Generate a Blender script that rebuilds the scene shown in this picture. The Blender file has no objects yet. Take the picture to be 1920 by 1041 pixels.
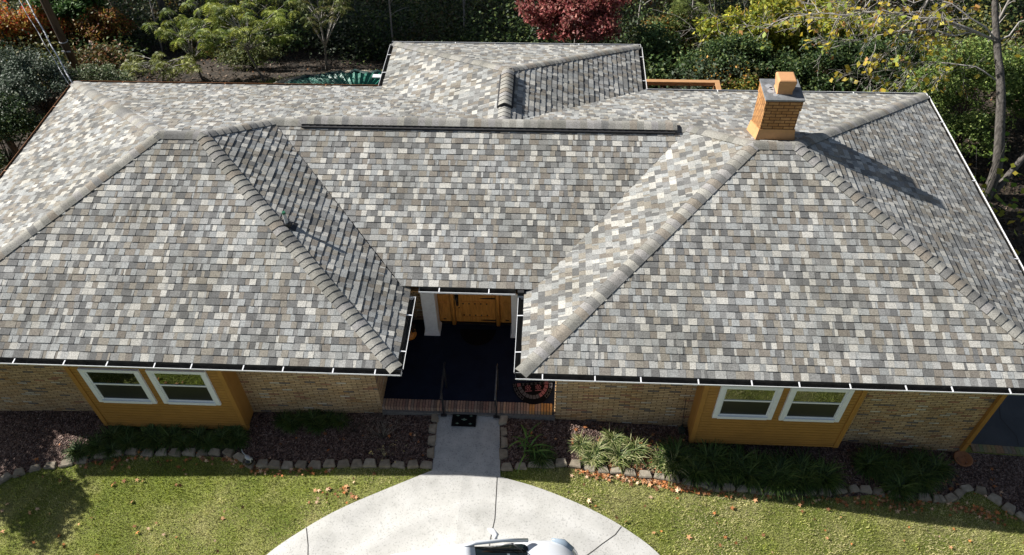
import bpy, bmesh, math, random
import numpy as np
from mathutils import Vector, Matrix
sc = bpy.context.scene
rng = np.random.default_rng(11); random.seed(11)
# ------------------------------------------------------------------ camera
cd = bpy.data.cameras.new("camera"); cam = bpy.data.objects.new("camera", cd); sc.collection.objects.link(cam)
R_ = Vector((0.998771, 0.047493, -0.014206)); U_ = Vector((-0.024858, 0.727765, 0.685376)); B_ = Vector((0.042889, -0.68418, 0.728051))
M_ = Matrix((R_, U_, B_)).transposed().to_4x4(); M_.translation = Vector((9.2147, -9.63432, 15.48194))
cam.matrix_world = M_
cd.sensor_width = 36; cd.lens = 1481.69 / 1920 * 36; cd.clip_end = 500
sc.camera = cam
# ------------------------------------------------------------------ light
SUN_EL, SUN_AZ = math.radians(34.3), math.radians(-75.5)   # azimuth from +Y towards +X
w = bpy.data.worlds.new("World"); sc.world = w; w.use_nodes = True
nt = w.node_tree; bg = nt.nodes['Background']; sky = nt.nodes.new('ShaderNodeTexSky')
sky.sky_type = 'NISHITA'; sky.sun_disc = False; sky.sun_elevation = SUN_EL; sky.sun_rotation = SUN_AZ
hs = nt.nodes.new('ShaderNodeHueSaturation'); hs.inputs['Saturation'].default_value = .8
nt.links.new(sky.outputs[0], hs.inputs['Color']); nt.links.new(hs.outputs[0], bg.inputs[0]); bg.inputs[1].default_value = 0.05
sd = Vector((math.sin(SUN_AZ) * math.cos(SUN_EL), math.cos(SUN_AZ) * math.cos(SUN_EL), math.sin(SUN_EL)))
sl = bpy.data.lights.new("sun", 'SUN'); sl.energy = 5.0; sl.angle = math.radians(0.5); sl.color = (1, 0.965, 0.91)
so = bpy.data.objects.new("sun", sl); sc.collection.objects.link(so); so.rotation_euler = sd.to_track_quat('Z', 'Y').to_euler()
so.location = (0, 0, 40)
sc.view_settings.view_transform = 'Standard'; sc.view_settings.look = 'None'; sc.view_settings.gamma = 1
sc.view_settings.exposure = 0.74

# ------------------------------------------------------------------ helpers
def link(o, parent=None):
    sc.collection.objects.link(o)
    if parent is not None: o.parent = parent
    return o
def tag(o, label=None, cat=None, group=None, kind=None):
    if label: o['label'] = label
    if cat: o['category'] = cat
    if group: o['group'] = group
    if kind: o['kind'] = kind
    return o
def empty(name, loc=(0, 0, 0), rz=0):
    o = bpy.data.objects.new(name, None); o.empty_display_size = .2
    o.location = loc; o.rotation_euler = (0, 0, rz); return link(o)
def copy_tree(o, parent=None):
    c = o.copy(); link(c, parent)
    for ch in o.children: copy_tree(ch, c)
    return c
class NT:
    def __init__(s, name):
        s.m = bpy.data.materials.new(name); s.m.use_nodes = True; s.t = s.m.node_tree
        s.b = s.t.nodes['Principled BSDF']; s.out = s.t.nodes['Material Output']
    def n(s, ty, **kw):
        x = s.t.nodes.new('ShaderNode' + ty)
        for k, v in kw.items(): setattr(x, k, v)
        return x
    def l(s, a, b): s.t.links.new(a, b)
    def noise(s, scale, detail=4, vec=None, rough=.6):
        x = s.n('TexNoise'); x.inputs['Scale'].default_value = scale; x.inputs['Detail'].default_value = detail
        x.inputs['Roughness'].default_value = rough
        if vec is not None: s.l(vec, x.inputs['Vector'])
        return x.outputs[0]
    def ramp(s, fac, stops, const=False):
        x = s.n('ValToRGB'); e = x.color_ramp.elements
        while len(e) < len(stops): e.new(.5)
        for i, (p, c) in enumerate(stops): e[i].position = p; e[i].color = (*c, 1) if len(c) == 3 else c
        if const: x.color_ramp.interpolation = 'CONSTANT'
        s.l(fac, x.inputs[0]); return x.outputs[0]
    def mix(s, a, b, fac, mode='MIX'):
        x = s.n('MixRGB', blend_type=mode)
        for i, v in ((1, a), (2, b), (0, fac)):
            if isinstance(v, (int, float)): x.inputs[i].default_value = v
            elif isinstance(v, tuple): x.inputs[i].default_value = (*v, 1)
            else: s.l(v, x.inputs[i])
        return x.outputs[0]
    def bump(s, h, strength=.3, dist=.01):
        x = s.n('Bump'); x.inputs['Strength'].default_value = strength; x.inputs['Distance'].default_value = dist
        s.l(h, x.inputs['Height']); s.l(x.outputs[0], s.b.inputs['Normal'])
    def pos(s): return s.n('NewGeometry').outputs['Position']
    def col(s, c):
        if isinstance(c, tuple): s.b.inputs['Base Color'].default_value = (*c, 1)
        else: s.l(c, s.b.inputs['Base Color'])
def g(v): return (v, v, v)
def simple(name, c, rough=.6, metal=0, nscale=6, amt=.25, bump=0, bscale=40, spec=.5):
    k = NT(name); p = k.pos()
    f = k.ramp(k.noise(nscale, 5, p), [(.3, g(1 - amt)), (.7, g(1 + amt * .4))])
    k.col(k.mix(c, f, 1, 'MULTIPLY')); k.b.inputs['Roughness'].default_value = rough
    k.b.inputs['Metallic'].default_value = metal; k.b.inputs['Specular IOR Level'].default_value = spec
    if bump: k.bump(k.noise(bscale, 4, p), bump)
    return k.m
def attr_mat(name, rough=.85, trans=0, amt=.2, nscale=30, bump=0, spec=.3):
    k = NT(name); a = k.n('Attribute', attribute_name='col'); p = k.pos()
    f = k.ramp(k.noise(nscale, 4, p), [(.3, g(1 - amt)), (.7, g(1 + amt * .5))])
    c = k.mix(a.outputs['Color'], f, 1, 'MULTIPLY'); k.col(c)
    k.b.inputs['Roughness'].default_value = rough; k.b.inputs['Specular IOR Level'].default_value = spec
    if bump: k.bump(k.noise(nscale * 1.5, 3, p), bump)
    if trans:
        t = k.n('BsdfTranslucent'); k.l(c, t.inputs[0]); ms = k.n('MixShader'); ms.inputs[0].default_value = trans
        k.l(k.b.outputs[0], ms.inputs[1]); k.l(t.outputs[0], ms.inputs[2]); k.l(ms.outputs[0], k.out.inputs[0])
    return k.m
MAT = {}
def brickmat(name, pal, mortar, bw=.235, rh=.075, ms_=.0065):
    k = NT(name); uv = k.n('UVMap'); b = k.n('TexBrick'); k.l(uv.outputs[0], b.inputs['Vector'])
    b.inputs['Scale'].default_value = 1; b.inputs['Brick Width'].default_value = bw; b.inputs['Row Height'].default_value = rh
    b.inputs['Mortar Size'].default_value = ms_; b.inputs['Mortar Smooth'].default_value = .15; b.inputs['Bias'].default_value = 0
    b.inputs['Color1'].default_value = (0, 0, 0, 1); b.inputs['Color2'].default_value = (1, 1, 1, 1); b.inputs['Mortar'].default_value = (0, 0, 0, 1)
    b.offset = .5
    c = k.ramp(b.outputs['Color'], pal, True); p = k.pos()
    c = k.mix(c, k.ramp(k.noise(14, 5, p), [(.3, g(.7)), (.7, g(1.12))]), 1, 'MULTIPLY')
    c = k.mix(c, mortar, b.outputs['Fac'])
    c = k.mix(c, k.ramp(k.noise(1.1, 4, p), [(.3, g(.72)), (.65, g(1.05))]), 1, 'MULTIPLY')
    k.col(c); k.b.inputs['Roughness'].default_value = .9
    inv = k.n('Invert'); k.l(b.outputs['Fac'], inv.inputs[1]); k.bump(inv.outputs[0], .8, .008); return k.m
tan = (.47, .29, .12)
MAT['brick'] = brickmat('brick', [(0, (.56, .385, .205)), (.2, (.50, .345, .18)), (.38, (.60, .43, .235)), (.56, (.52, .34, .17)), (.7, (.57, .41, .24)), (.82, (.19, .16, .14)), (.86, (.40, .20, .12)), (.91, (.60, .54, .43)), (.95, (.50, .30, .13))], (.09, .055, .03), .235, .064, .0075)
MAT['chimbrick'] = brickmat('painted_chimney_brick', [(0, (.50, .25, .085)), (.4, (.46, .22, .07)), (.7, (.52, .27, .10))], (.13, .05, .018), .24, .082, .010)
MAT['chimpaint'] = simple('chimney_paint', (.56, .30, .125), .7, nscale=5, amt=.15, bump=.2)
MAT['roof'] = attr_mat('asphalt_shingle', .95, amt=.42, nscale=38, bump=.25, spec=.2)
_r = MAT['roof'].node_tree; _a = next(n for n in _r.nodes if n.type == 'MIX_RGB'); _n = _r.nodes.new('ShaderNodeTexNoise'); _n.inputs['Scale'].default_value = .8; _n.inputs['Detail'].default_value = 6; _c = _r.nodes.new('ShaderNodeValToRGB'); _c.color_ramp.elements[0].position = .32; _c.color_ramp.elements[0].color = (.82, .81, .78, 1); _c.color_ramp.elements[1].position = .66; _c.color_ramp.elements[1].color = (1.06, 1.06, 1.07, 1)
_g = next(n for n in _r.nodes if n.type == 'NEW_GEOMETRY'); _m = _r.nodes.new('ShaderNodeMixRGB'); _m.blend_type = 'MULTIPLY'; _m.inputs[0].default_value = 1; _r.links.new(_g.outputs['Position'], _n.inputs['Vector']); _r.links.new(_n.outputs[0], _c.inputs[0]); _r.links.new(_a.outputs[0], _m.inputs[1]); _r.links.new(_c.outputs[0], _m.inputs[2]); _r.links.new(_m.outputs[0], _r.nodes['Principled BSDF'].inputs['Base Color'])
rb_ = MAT['roof'].node_tree.nodes['Principled BSDF']; rb_.inputs['Sheen Weight'].default_value = .08; rb_.inputs['Sheen Roughness'].default_value = .45   # granules catch light at grazing angles
def leafmat(n, tr=.25): return attr_mat(n, .55, trans=tr, amt=.25, nscale=2.5, spec=.35)
MAT['leaf'] = leafmat('foliage'); MAT['leaf2'] = leafmat('thin_foliage', .38)
MAT['litter'] = attr_mat('dead_leaves', .8, amt=.3, nscale=40)
MAT['chips'] = attr_mat('attribute_stone', .95, amt=.3, nscale=25, bump=.4)
MAT['white'] = simple('white_metal', (.78, .79, .80), .45, nscale=9, amt=.12)
MAT['vinyl'] = simple('white_vinyl', (.74, .77, .80), .4, nscale=9, amt=.06)
MAT['gutterin'] = simple('gutter_inside', (.075, .07, .06), .9, nscale=7, amt=.6, bump=.6, bscale=60)
MAT['brownmetal'] = simple('brown_gutter', (.30, .13, .05), .5, amt=.3)
MAT['fascia'] = simple('fascia_paint', (.50, .21, .06), .6, amt=.2)
MAT['soffit'] = simple('soffit_paint', (.42, .22, .08), .7)
MAT['ochre'] = simple('ochre_siding', (.35, .17, .036), .55, nscale=3, amt=.14)
MAT['black'] = simple('black_metal', (.015, .015, .017), .4)
MAT['vent'] = simple('ridge_vent_plastic', (.02, .02, .022), .7)
MAT['dark'] = simple('dark_interior', (.01, .012, .014), .8)
MAT['slats'] = simple('blind_slats', (.16, .17, .17), .6)
MAT['navy'] = simple('navy_porch_carpet', (.012, .017, .034), .95, nscale=3, amt=.3, spec=.1)
MAT['blackmat'] = simple('black_rubber_mat', (.006, .006, .007), .9, spec=.1)
MAT['door'] = None
k = NT('varnished_pine'); p = k.pos(); wv = k.n('Mapping'); wv.inputs['Scale'].default_value = (9, 9, 1.2); k.l(p, wv.inputs[0])
k.col(k.ramp(k.noise(3, 6, wv.outputs[0]), [(.3, (.42, .165, .030)), (.55, (.62, .27, .055)), (.75, (.70, .34, .085))])); k.b.inputs['Roughness'].default_value = .4; MAT['door'] = k.m
k = NT('deck_wood'); p = k.pos(); wv = k.n('Mapping'); wv.inputs['Scale'].default_value = (1.2, 8, 8); k.l(p, wv.inputs[0])
k.col(k.ramp(k.noise(4, 5, wv.outputs[0]), [(.3, (.40, .21, .09)), (.7, (.56, .32, .16))])); k.b.inputs['Roughness'].default_value = .6; MAT['deck'] = k.m
# concrete
k = NT('concrete'); p = k.pos()
c = k.ramp(k.noise(2.2, 8, p, .65), [(.3, (.52, .51, .475)), (.5, (.60, .59, .555)), (.7, (.65, .64, .61))])
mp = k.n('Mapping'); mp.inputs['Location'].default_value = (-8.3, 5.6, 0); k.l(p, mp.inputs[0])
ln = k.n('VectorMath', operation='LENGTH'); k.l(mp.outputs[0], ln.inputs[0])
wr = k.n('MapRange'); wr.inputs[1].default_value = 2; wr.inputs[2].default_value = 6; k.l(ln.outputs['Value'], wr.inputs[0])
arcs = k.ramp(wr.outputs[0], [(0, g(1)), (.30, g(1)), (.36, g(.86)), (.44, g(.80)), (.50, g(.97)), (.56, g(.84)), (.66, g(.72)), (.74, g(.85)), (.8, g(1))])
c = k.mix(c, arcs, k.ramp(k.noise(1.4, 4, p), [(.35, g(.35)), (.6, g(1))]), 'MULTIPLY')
c = k.mix(c, k.ramp(k.noise(28, 3, p), [(.36, g(.55)), (.44, g(1))]), .6, 'MULTIPLY')
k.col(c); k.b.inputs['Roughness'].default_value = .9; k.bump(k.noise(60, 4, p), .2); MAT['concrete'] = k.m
k = NT('walk_concrete'); p = k.pos()
c = k.ramp(k.noise(3, 8, p, .7), [(.3, (.30, .31, .31)), (.55, (.43, .44, .43)), (.75, (.50, .50, .48))])
c = k.mix(c, k.ramp(k.noise(30, 3, p), [(.36, g(.5)), (.45, g(1))]), .6, 'MULTIPLY'); k.col(c); k.b.inputs['Roughness'].default_value = .9; MAT['walk'] = k.m
k = NT('asphalt'); p = k.pos(); c = k.ramp(k.noise(1.5, 6, p), [(.3, (.05, .055, .062)), (.7, (.085, .09, .095))]); k.col(c); k.b.inputs['Roughness'].default_value = .9
k.bump(k.noise(90, 3, p), .4); MAT['asphalt'] = k.m
k = NT('joint_dark'); k.col((.05, .045, .04)); k.b.inputs['Roughness'].default_value = 1; MAT['joint'] = k.m
# lawn
k = NT('lawn_soil_and_turf'); p = k.pos()
c = k.ramp(k.noise(1.1, 6, p), [(.3, (.14, .18, .035)), (.5, (.22, .25, .06)), (.68, (.34, .33, .13))])
c = k.mix(c, k.ramp(k.noise(35, 4, p), [(.32, g(.35)), (.6, g(1.15))]), 1, 'MULTIPLY')
k.col(c); k.b.inputs['Roughness'].default_value = 1; k.b.inputs['Specular IOR Level'].default_value = .1; k.bump(k.noise(45, 4, p), .9, .03); MAT['lawn'] = k.m
k = NT('bark_mulch'); p = k.pos(); v = k.n('TexVoronoi'); v.inputs['Scale'].default_value = 28; k.l(p, v.inputs['Vector'])
c = k.ramp(v.outputs['Color'], [(.2, (.045, .026, .022)), (.5, (.11, .072, .06)), (.8, (.24, .17, .14))]); k.col(c); k.b.inputs['Roughness'].default_value = 1
k.bump(v.outputs['Distance'], 1, .04); MAT['mulch'] = k.m
k = NT('woodland_floor'); p = k.pos(); v = k.n('TexVoronoi'); v.inputs['Scale'].default_value = 9; k.l(p, v.inputs['Vector'])
c = k.ramp(v.outputs['Color'], [(.2, (.022, .017, .012)), (.5, (.045, .034, .022)), (.8, (.09, .065, .045))])
c = k.mix(c, k.ramp(k.noise(.5, 4, p), [(.35, g(.6)), (.65, g(1.1))]), 1, 'MULTIPLY'); k.col(c); k.b.inputs['Roughness'].default_value = 1; k.bump(v.outputs['Distance'], .8, .05); MAT['forest'] = k.m
# barks
def bark(name, a, b, sc_=(7, 7, 1.6)):
    k = NT(name); p = k.pos(); mp = k.n('Mapping'); mp.inputs['Scale'].default_value = sc_; k.l(p, mp.inputs[0])
    n = k.noise(3, 6, mp.outputs[0]); k.col(k.ramp(n, [(.35, a), (.65, b)])); k.b.inputs['Roughness'].default_value = .95; k.bump(n, .7, .02); return k.m
MAT['trunkdark'] = bark('dark_grey_bark', (.045, .04, .035), (.15, .135, .12)); MAT['bark'] = bark('grey_bark', (.07, .06, .05), (.24, .22, .19)); MAT['palebark'] = bark('pale_bark', (.24, .22, .20), (.46, .43, .40))  # trunkdark: a darker grey bark, for the redbud trunk
MAT['darkbark'] = bark('dark_bark', (.03, .025, .02), (.10, .08, .065)); MAT['pole'] = bark('weathered_pole', (.06, .04, .028), (.14, .095, .065), (9, 9, .8))
k = NT('window_glass'); gl = k.n('BsdfGlossy'); gl.inputs['Roughness'].default_value = .02; gl.inputs['Color'].default_value = (.9, .95, .95, 1)
tr = k.n('BsdfTransparent'); tr.inputs[0].default_value = (.55, .62, .60, 1); fr = k.n('Fresnel'); fr.inputs[0].default_value = 1.9
ad = k.n('Math', operation='ADD'); ad.inputs[1].default_value = .12; k.l(fr.outputs[0], ad.inputs[0]); ms = k.n('MixShader'); k.l(ad.outputs[0], ms.inputs[0]); k.l(tr.outputs[0], ms.inputs[1]); k.l(gl.outputs[0], ms.inputs[2]); k.l(ms.outputs[0], k.out.inputs[0]); MAT['glass'] = k.m
k = NT('insect_screen'); k.col((.012, .014, .015)); k.b.inputs['Roughness'].default_value = .35; MAT['screen'] = k.m
k = NT('car_paint'); k.col((.80, .82, .84)); k.b.inputs['Roughness'].default_value = .25; k.b.inputs['Coat Weight'].default_value = .8; k.b.inputs['Coat Roughness'].default_value = .05; MAT['car'] = k.m
k = NT('car_glass'); k.col((.012, .02, .02)); k.b.inputs['Roughness'].default_value = .06; MAT['carglass'] = k.m
k = NT('headlight_lens'); k.col((.30, .37, .44)); k.b.inputs['Roughness'].default_value = .1; MAT['lens'] = k.m
MAT['rubber'] = simple('tyre_rubber', (.02, .02, .02), .8); MAT['chrome'] = simple('alloy', (.5, .5, .52), .3, .8)
MAT['terracotta'] = simple('terracotta', (.36, .15, .06), .8); MAT['pumpkin'] = simple('orange_pumpkin', (.55, .20, .03), .5)
MAT['cap'] = simple('chimney_cap_slab', (.19, .20, .21), .85, nscale=5, amt=.45, bump=.3)
MAT['patch'] = simple('pale_sealant', (.33, .35, .37), .6); MAT['clay'] = simple('clay_flue', (.56, .29, .13), .8, amt=.12)
MAT['green'] = simple('green_tarp', (.012, .17, .115), .45, nscale=3, amt=.4); MAT['greencap'] = simple('green_cap', (.01, .12, .06), .5)
MAT['wire'] = simple('pale_cable', (.55, .56, .6), .5); MAT['yellow'] = simple('yellow_plastic', (.60, .32, .02), .5)
MAT['sand'] = simple('sandy_bank', (.36, .31, .24), .95, nscale=4, amt=.4, bump=.6); MAT['pipe'] = simple('white_pipe', (.6, .6, .62), .35)
MAT['pink'] = simple('pink_print', (.38, .13, .14), .9, amt=.5, nscale=20); MAT['greyprint'] = simple('grey_print', (.12, .11, .115), .9, amt=.6, nscale=30)

class MB:
    def __init__(s): s.v = []; s.f = []; s.mi = []; s.c = []; s.sm = []
    def add(s, vs, fs, mi=0, col=None, smooth=False):
        b = len(s.v); s.v += [tuple(x) for x in vs]
        for f in fs: s.f.append(tuple(b + i for i in f)); s.mi.append(mi); s.c.append(col); s.sm.append(smooth)
    def box(s, lo, hi, mi=0, col=None):
        x0, y0, z0 = lo; x1, y1, z1 = hi
        s.add([(x0, y0, z0), (x1, y0, z0), (x1, y1, z0), (x0, y1, z0), (x0, y0, z1), (x1, y0, z1), (x1, y1, z1), (x0, y1, z1)],
              [(0, 3, 2, 1), (4, 5, 6, 7), (0, 1, 5, 4), (1, 2, 6, 5), (2, 3, 7, 6), (3, 0, 4, 7)], mi, col); return s
    def tube(s, pts, rad, n=6, mi=0, col=None, cap=True):
        pts = [Vector(p) for p in pts]; rs = rad if isinstance(rad, (list, tuple)) else [rad] * len(pts)
        vs = []; up = None
        for i, p in enumerate(pts):
            d = (pts[min(i + 1, len(pts) - 1)] - pts[max(i - 1, 0)])
            if d.length < 1e-9: d = Vector((0, 0, 1))
            d.normalize()
            if up is None: up = Vector((1, 0, 0)) if abs(d.x) < .8 else Vector((0, 1, 0))
            a = d.cross(up).normalized(); b = d.cross(a); up = -b if False else (a.cross(d))
            for j in range(n):
                t = 2 * math.pi * j / n; vs.append(p + (a * math.cos(t) + b * math.sin(t)) * rs[i])
        fs = [(i * n + j, i * n + (j + 1) % n, (i + 1) * n + (j + 1) % n, (i + 1) * n + j) for i in range(len(pts) - 1) for j in range(n)]
        if cap: fs += [tuple(range(n))[::-1], tuple((len(pts) - 1) * n + j for j in range(n))]
        s.add(vs, fs, mi, col, True); return s
    def cyl(s, c, r0, r1, h, n=20, mi=0, col=None):
        c = Vector(c); s.add([c + Vector((math.cos(2 * math.pi * j / n) * r0, math.sin(2 * math.pi * j / n) * r0, 0)) for j in range(n)] +
              [c + Vector((math.cos(2 * math.pi * j / n) * r1, math.sin(2 * math.pi * j / n) * r1, h)) for j in range(n)],
              [(j, (j + 1) % n, n + (j + 1) % n, n + j) for j in range(n)] + [tuple(range(n))[::-1], tuple(range(n, 2 * n))], mi, col); return s
    def prism(s, poly, z0, z1, mi=0, col=None):
        n = len(poly); s.add([(x, y, z0) for x, y in poly] + [(x, y, z1) for x, y in poly],
              [tuple(range(n))[::-1], tuple(range(n, 2 * n))] + [(i, (i + 1) % n, n + (i + 1) % n, n + i) for i in range(n)], mi, col); return s
    def build(s, name, mats, parent=None, bevel=0):
        me = bpy.data.meshes.new(name); me.from_pydata(s.v, [], s.f)
        for m in (mats if isinstance(mats, (list, tuple)) else [mats]): me.materials.append(m)
        me.polygons.foreach_set('material_index', s.mi); me.polygons.foreach_set('use_smooth', s.sm)
        uvl = me.uv_layers.new(name='UVMap'); n = len(me.loops)
        vi = np.empty(n, int); me.loops.foreach_get('vertex_index', vi); co = np.array(s.v, float)[vi]
        nf = len(me.polygons); no = np.empty(nf * 3); me.polygons.foreach_get('normal', no); no = no.reshape(-1, 3)
        lt = np.empty(nf, int); me.polygons.foreach_get('loop_total', lt); nl = np.abs(np.repeat(no, lt, 0))
        uv = np.where((nl[:, 2] > .8)[:, None], co[:, :2], np.where((nl[:, 0] > nl[:, 1])[:, None], co[:, 1:], co[:, [0, 2]]))
        uvl.data.foreach_set('uv', uv.ravel())
        if any(c is not None for c in s.c):
            ca = me.color_attributes.new('col', 'FLOAT_COLOR', 'CORNER')
            cc = np.array([(*(c or (.5, .5, .5)), 1) for c in s.c]); ca.data.foreach_set('color', np.repeat(cc, lt, 0).ravel())
        o = bpy.data.objects.new(name, me); link(o, parent)
        if bevel:
            b = o.modifiers.new('bevel', 'BEVEL'); b.width = bevel; b.segments = 2; b.limit_method = 'ANGLE'
        return o
def npmesh(name, V, F, C, mat):
    """V (n,3), F (m,k) ints, C (m,3)"""
    me = bpy.data.meshes.new(name); m, kk = F.shape
    me.vertices.add(len(V)); me.vertices.foreach_set('co', V.astype(np.float32).ravel())
    me.loops.add(m * kk); me.loops.foreach_set('vertex_index', F.astype(np.int32).ravel())
    me.polygons.add(m); me.polygons.foreach_set('loop_start', (np.arange(m) * kk).astype(np.int32)); me.polygons.foreach_set('loop_total', np.full(m, kk, np.int32))
    ca = me.color_attributes.new('col', 'FLOAT_COLOR', 'CORNER')
    ca.data.foreach_set('color', np.repeat(np.c_[C, np.ones(m)], kk, 0).astype(np.float32).ravel())
    me.materials.append(mat); me.update(calc_edges=True); me.validate(); return me
def npobj(name, V, F, C, mat, parent=None):
    return link(bpy.data.objects.new(name, npmesh(name, V, F, C, mat)), parent)
def unit(a): return a / np.maximum(np.linalg.norm(a, axis=-1, keepdims=True), 1e-9)
def pal(n, cols, wts=None, jit=.2):
    cols = np.array(cols, float); i = rng.choice(len(cols), n, p=None if wts is None else np.array(wts) / sum(wts))
    return cols[i] * (1 + jit * rng.uniform(-1, 1, (n, 1)))
def leafquads(P, ln, wd, C, droop=.3, axis=None):
    n = len(P); a = rng.normal(size=(n, 3)) if axis is None else axis + .35 * rng.normal(size=(n, 3))
    a[:, 2] = a[:, 2] * .6 - droop; a = unit(a); h = rng.normal(size=(n, 3)); h[:, 2] += 1.2
    b = unit(np.cross(a, h)); L = ln * rng.uniform(.7, 1.3, (n, 1)); W = wd * rng.uniform(.7, 1.3, (n, 1)); nn = np.cross(a, b)
    V = np.stack([P, P + a * L * .45 + b * W * .5 + nn * L * .12, P + a * L, P + a * L * .45 - b * W * .5 + nn * L * .12], 1).reshape(-1, 3)
    return V, np.arange(4 * n).reshape(-1, 4), C
def star_leaves(P, size, C, flat=.35):
    n = len(P); k = 10; r = np.where(np.arange(k) % 2 == 0, 1, .38); t = np.arange(k) / k * 2 * math.pi
    a = rng.normal(size=(n, 3)); a[:, 2] *= flat; a = unit(a); h = rng.normal(size=(n, 3)) * flat; h[:, 2] += 1; b = unit(np.cross(a, h)); nn = np.cross(a, b)
    S = size * rng.uniform(.6, 1.3, (n, 1, 1)); rr = r * rng.uniform(.75, 1.15, (n, k))
    V = P[:, None] + S * rr[..., None] * (np.cos(t)[None, :, None] * a[:, None] + np.sin(t)[None, :, None] * b[:, None]) + (S * .3 * (rr[..., None] - .4)) * nn[:, None]
    return V.reshape(-1, 3), np.arange(k * n).reshape(-1, k), C

# ------------------------------------------------------------------ terrain
KN = [(-30, -1.2), (-6, -.7), (-3, -.48), (.6, -.33), (4.8, -.12), (7.5, -.03), (9.9, -.12), (12.5, -.26), (14.9, -.48), (16, -.62), (17.7, -.85), (19.5, -1.0), (24, -1.3), (40, -1.5)]
KX = [a for a, b in KN]; KZ = [b for a, b in KN]; BY = [11, 13, 16, 20, 26, 45]; BZ = [-.5, -.55, -1.0, -2.6, -4.5, -7]
def gz(x, y=0.):
    f = np.interp(x, KX, KZ); b = np.interp(y, BY, BZ); t = np.clip((np.asarray(y, float) - 8) / 3, 0, 1); return f * (1 - t) + b * t
def gridmesh(name, xs, ys, mat, kind='structure'):
    m = MB(); n = len(xs)
    vs = [(x, y, float(gz(x, y))) for y in ys for x in xs]
    m.add(vs, [(j * n + i, j * n + i + 1, (j + 1) * n + i + 1, (j + 1) * n + i) for j in range(len(ys) - 1) for i in range(n - 1)])
    return tag(m.build(name, mat), kind=kind)
gx = sorted(set(KX) | set(np.arange(-60, 80, 2.).tolist()))
gridmesh('lawn', gx, [-80, -40, -20, -10, -5, -3, -2, -1, 0, .8], MAT['lawn'])
gridmesh('woodland_ground', gx, [.8, 3, 5, 8] + np.arange(8.5, 30, .5).tolist() + [32, 36, 45, 60, 110], MAT['forest'])
def sheet(name, poly, off, mat, skirt=.06, **kw):
    bm = bmesh.new(); vs = [bm.verts.new((x, y, 0)) for x, y in poly]; bm.faces.new(vs)
    for kx in KX:
        bmesh.ops.bisect_plane(bm, geom=bm.verts[:] + bm.edges[:] + bm.faces[:], plane_co=(kx, 0, 0), plane_no=(1, 0, 0))
    for f in bm.faces:
        if f.normal.z < 0: f.normal_flip()
    for v in bm.verts: v.co.z = float(gz(v.co.x, v.co.y)) + off
    if skirt:
        be = [e for e in bm.edges if e.is_boundary]; r = bmesh.ops.extrude_edge_only(bm, edges=be)
        for v in [x for x in r['geom'] if isinstance(x, bmesh.types.BMVert)]: v.co.z -= skirt
    me = bpy.data.meshes.new(name); bm.to_mesh(me); bm.free(); me.materials.append(mat); o = link(bpy.data.objects.new(name, me)); return tag(o, **kw)
def arc(pts, n=6):   # Catmull-Rom
    P = [Vector((*p, 0)) if len(p) == 2 else Vector(p) for p in pts]; P = [P[0] * 2 - P[1]] + P + [P[-1] * 2 - P[-2]]; o = []
    for i in range(1, len(P) - 2):
        for k_ in range(n):
            t = k_ / n; a, b, c, d = P[i - 1:i + 3]
            o.append(.5 * ((2 * b) + (c - a) * t + (2 * a - 5 * b + 4 * c - d) * t * t + (3 * b - a - 3 * c + d) * t ** 3))
    o.append(P[-2]); return o
dl = [(v.x, v.y) for v in arc([(6.82, -.93), (6.27, -1.2), (5.08, -1.81), (4.33, -2.31), (3.6, -2.95), (2.9, -3.9), (2.4, -5.2)])]
dr = [(v.x, v.y) for v in arc([(8.33, -1.02), (9.06, -1.2), (9.75, -1.44), (10.43, -1.73), (11.08, -2.1), (11.7, -2.6), (12.6, -3.7), (13.3, -5.2)])]
DRV = dl[::-1] + dr + [(13.6, -12), (2.0, -12)]
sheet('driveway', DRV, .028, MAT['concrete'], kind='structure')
WALK = [(6.82, -.93), (8.33, -1.02), (8.22, .55), (6.80, .55)]
sheet('walkway', [(6.82, -.932), (8.328, -1.018), (8.22, .55), (6.80, .55)], .03, MAT['walk'], kind='structure')
BEDL = [(-14, .56), (5.5, .56), (6.80, .56), (6.84, -.86), (6.3, -.86), (5.4, -.86), (4.2, -.90), (2.8, -.92), (2.25, -.68), (1.2, -.62), (-.2, -.62), (-.9, -.8), (-1.6, -.92), (-2.1, -1.0), (-2.7, -1.2), (-3.2, -1.7), (-5, -2.4), (-14, -2.8)]
BEDR = [(8.22, .56), (19.3, .56), (24, .56), (24, -2.2), (20.3, -1.35), (19.85, -1.06), (19.4, -.66), (19.1, -.47), (18.8, -.43), (18.4, -.76), (17.7, -.78), (16.7, -.75), (15.6, -.95), (14.5, -.98), (13.3, -.98), (12.1, -.9), (11.1, -.8), (10.3, -.76), (9.6, -.67), (8.9, -.74), (8.33, -.86)]
sheet('left_mulch_bed', BEDL, .012, MAT['mulch'], 0, kind='structure')
sheet('right_mulch_bed', BEDR, .012, MAT['mulch'], 0, kind='structure')
sheet('side_driveway', [(19.25, .75), (30, 1.3), (30, 5.2), (19.25, 5.0)], .012, MAT['asphalt'], 0, kind='structure')
def strip(name, pts, wd, off, mat, lab):
    m = MB(); pts = [Vector((*p, 0)) for p in pts]
    for i in range(len(pts) - 1):
        d = (pts[i + 1] - pts[i]).normalized(); nrm = Vector((-d.y, d.x, 0)) * wd / 2; q = [pts[i] - nrm, pts[i] + nrm, pts[i + 1] + nrm, pts[i + 1] - nrm]
        m.add([(v.x, v.y, float(gz(v.x)) + off) for v in q], [(0, 3, 2, 1)])
    return tag(m.build(name, mat), kind='structure')
strip('driveway_joint', [(8.26, -1.03), (8.27, -2.), (8.2, -2.5), (8.15, -5)], .014, .034, MAT['joint'], '')
strip('driveway_crack', [(10.92, -2.01), (10.78, -2.2), (10.5, -2.42), (10.35, -2.55), (10.2, -2.67), (9.9, -2.9)], .014, .034, MAT['joint'], '')
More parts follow.
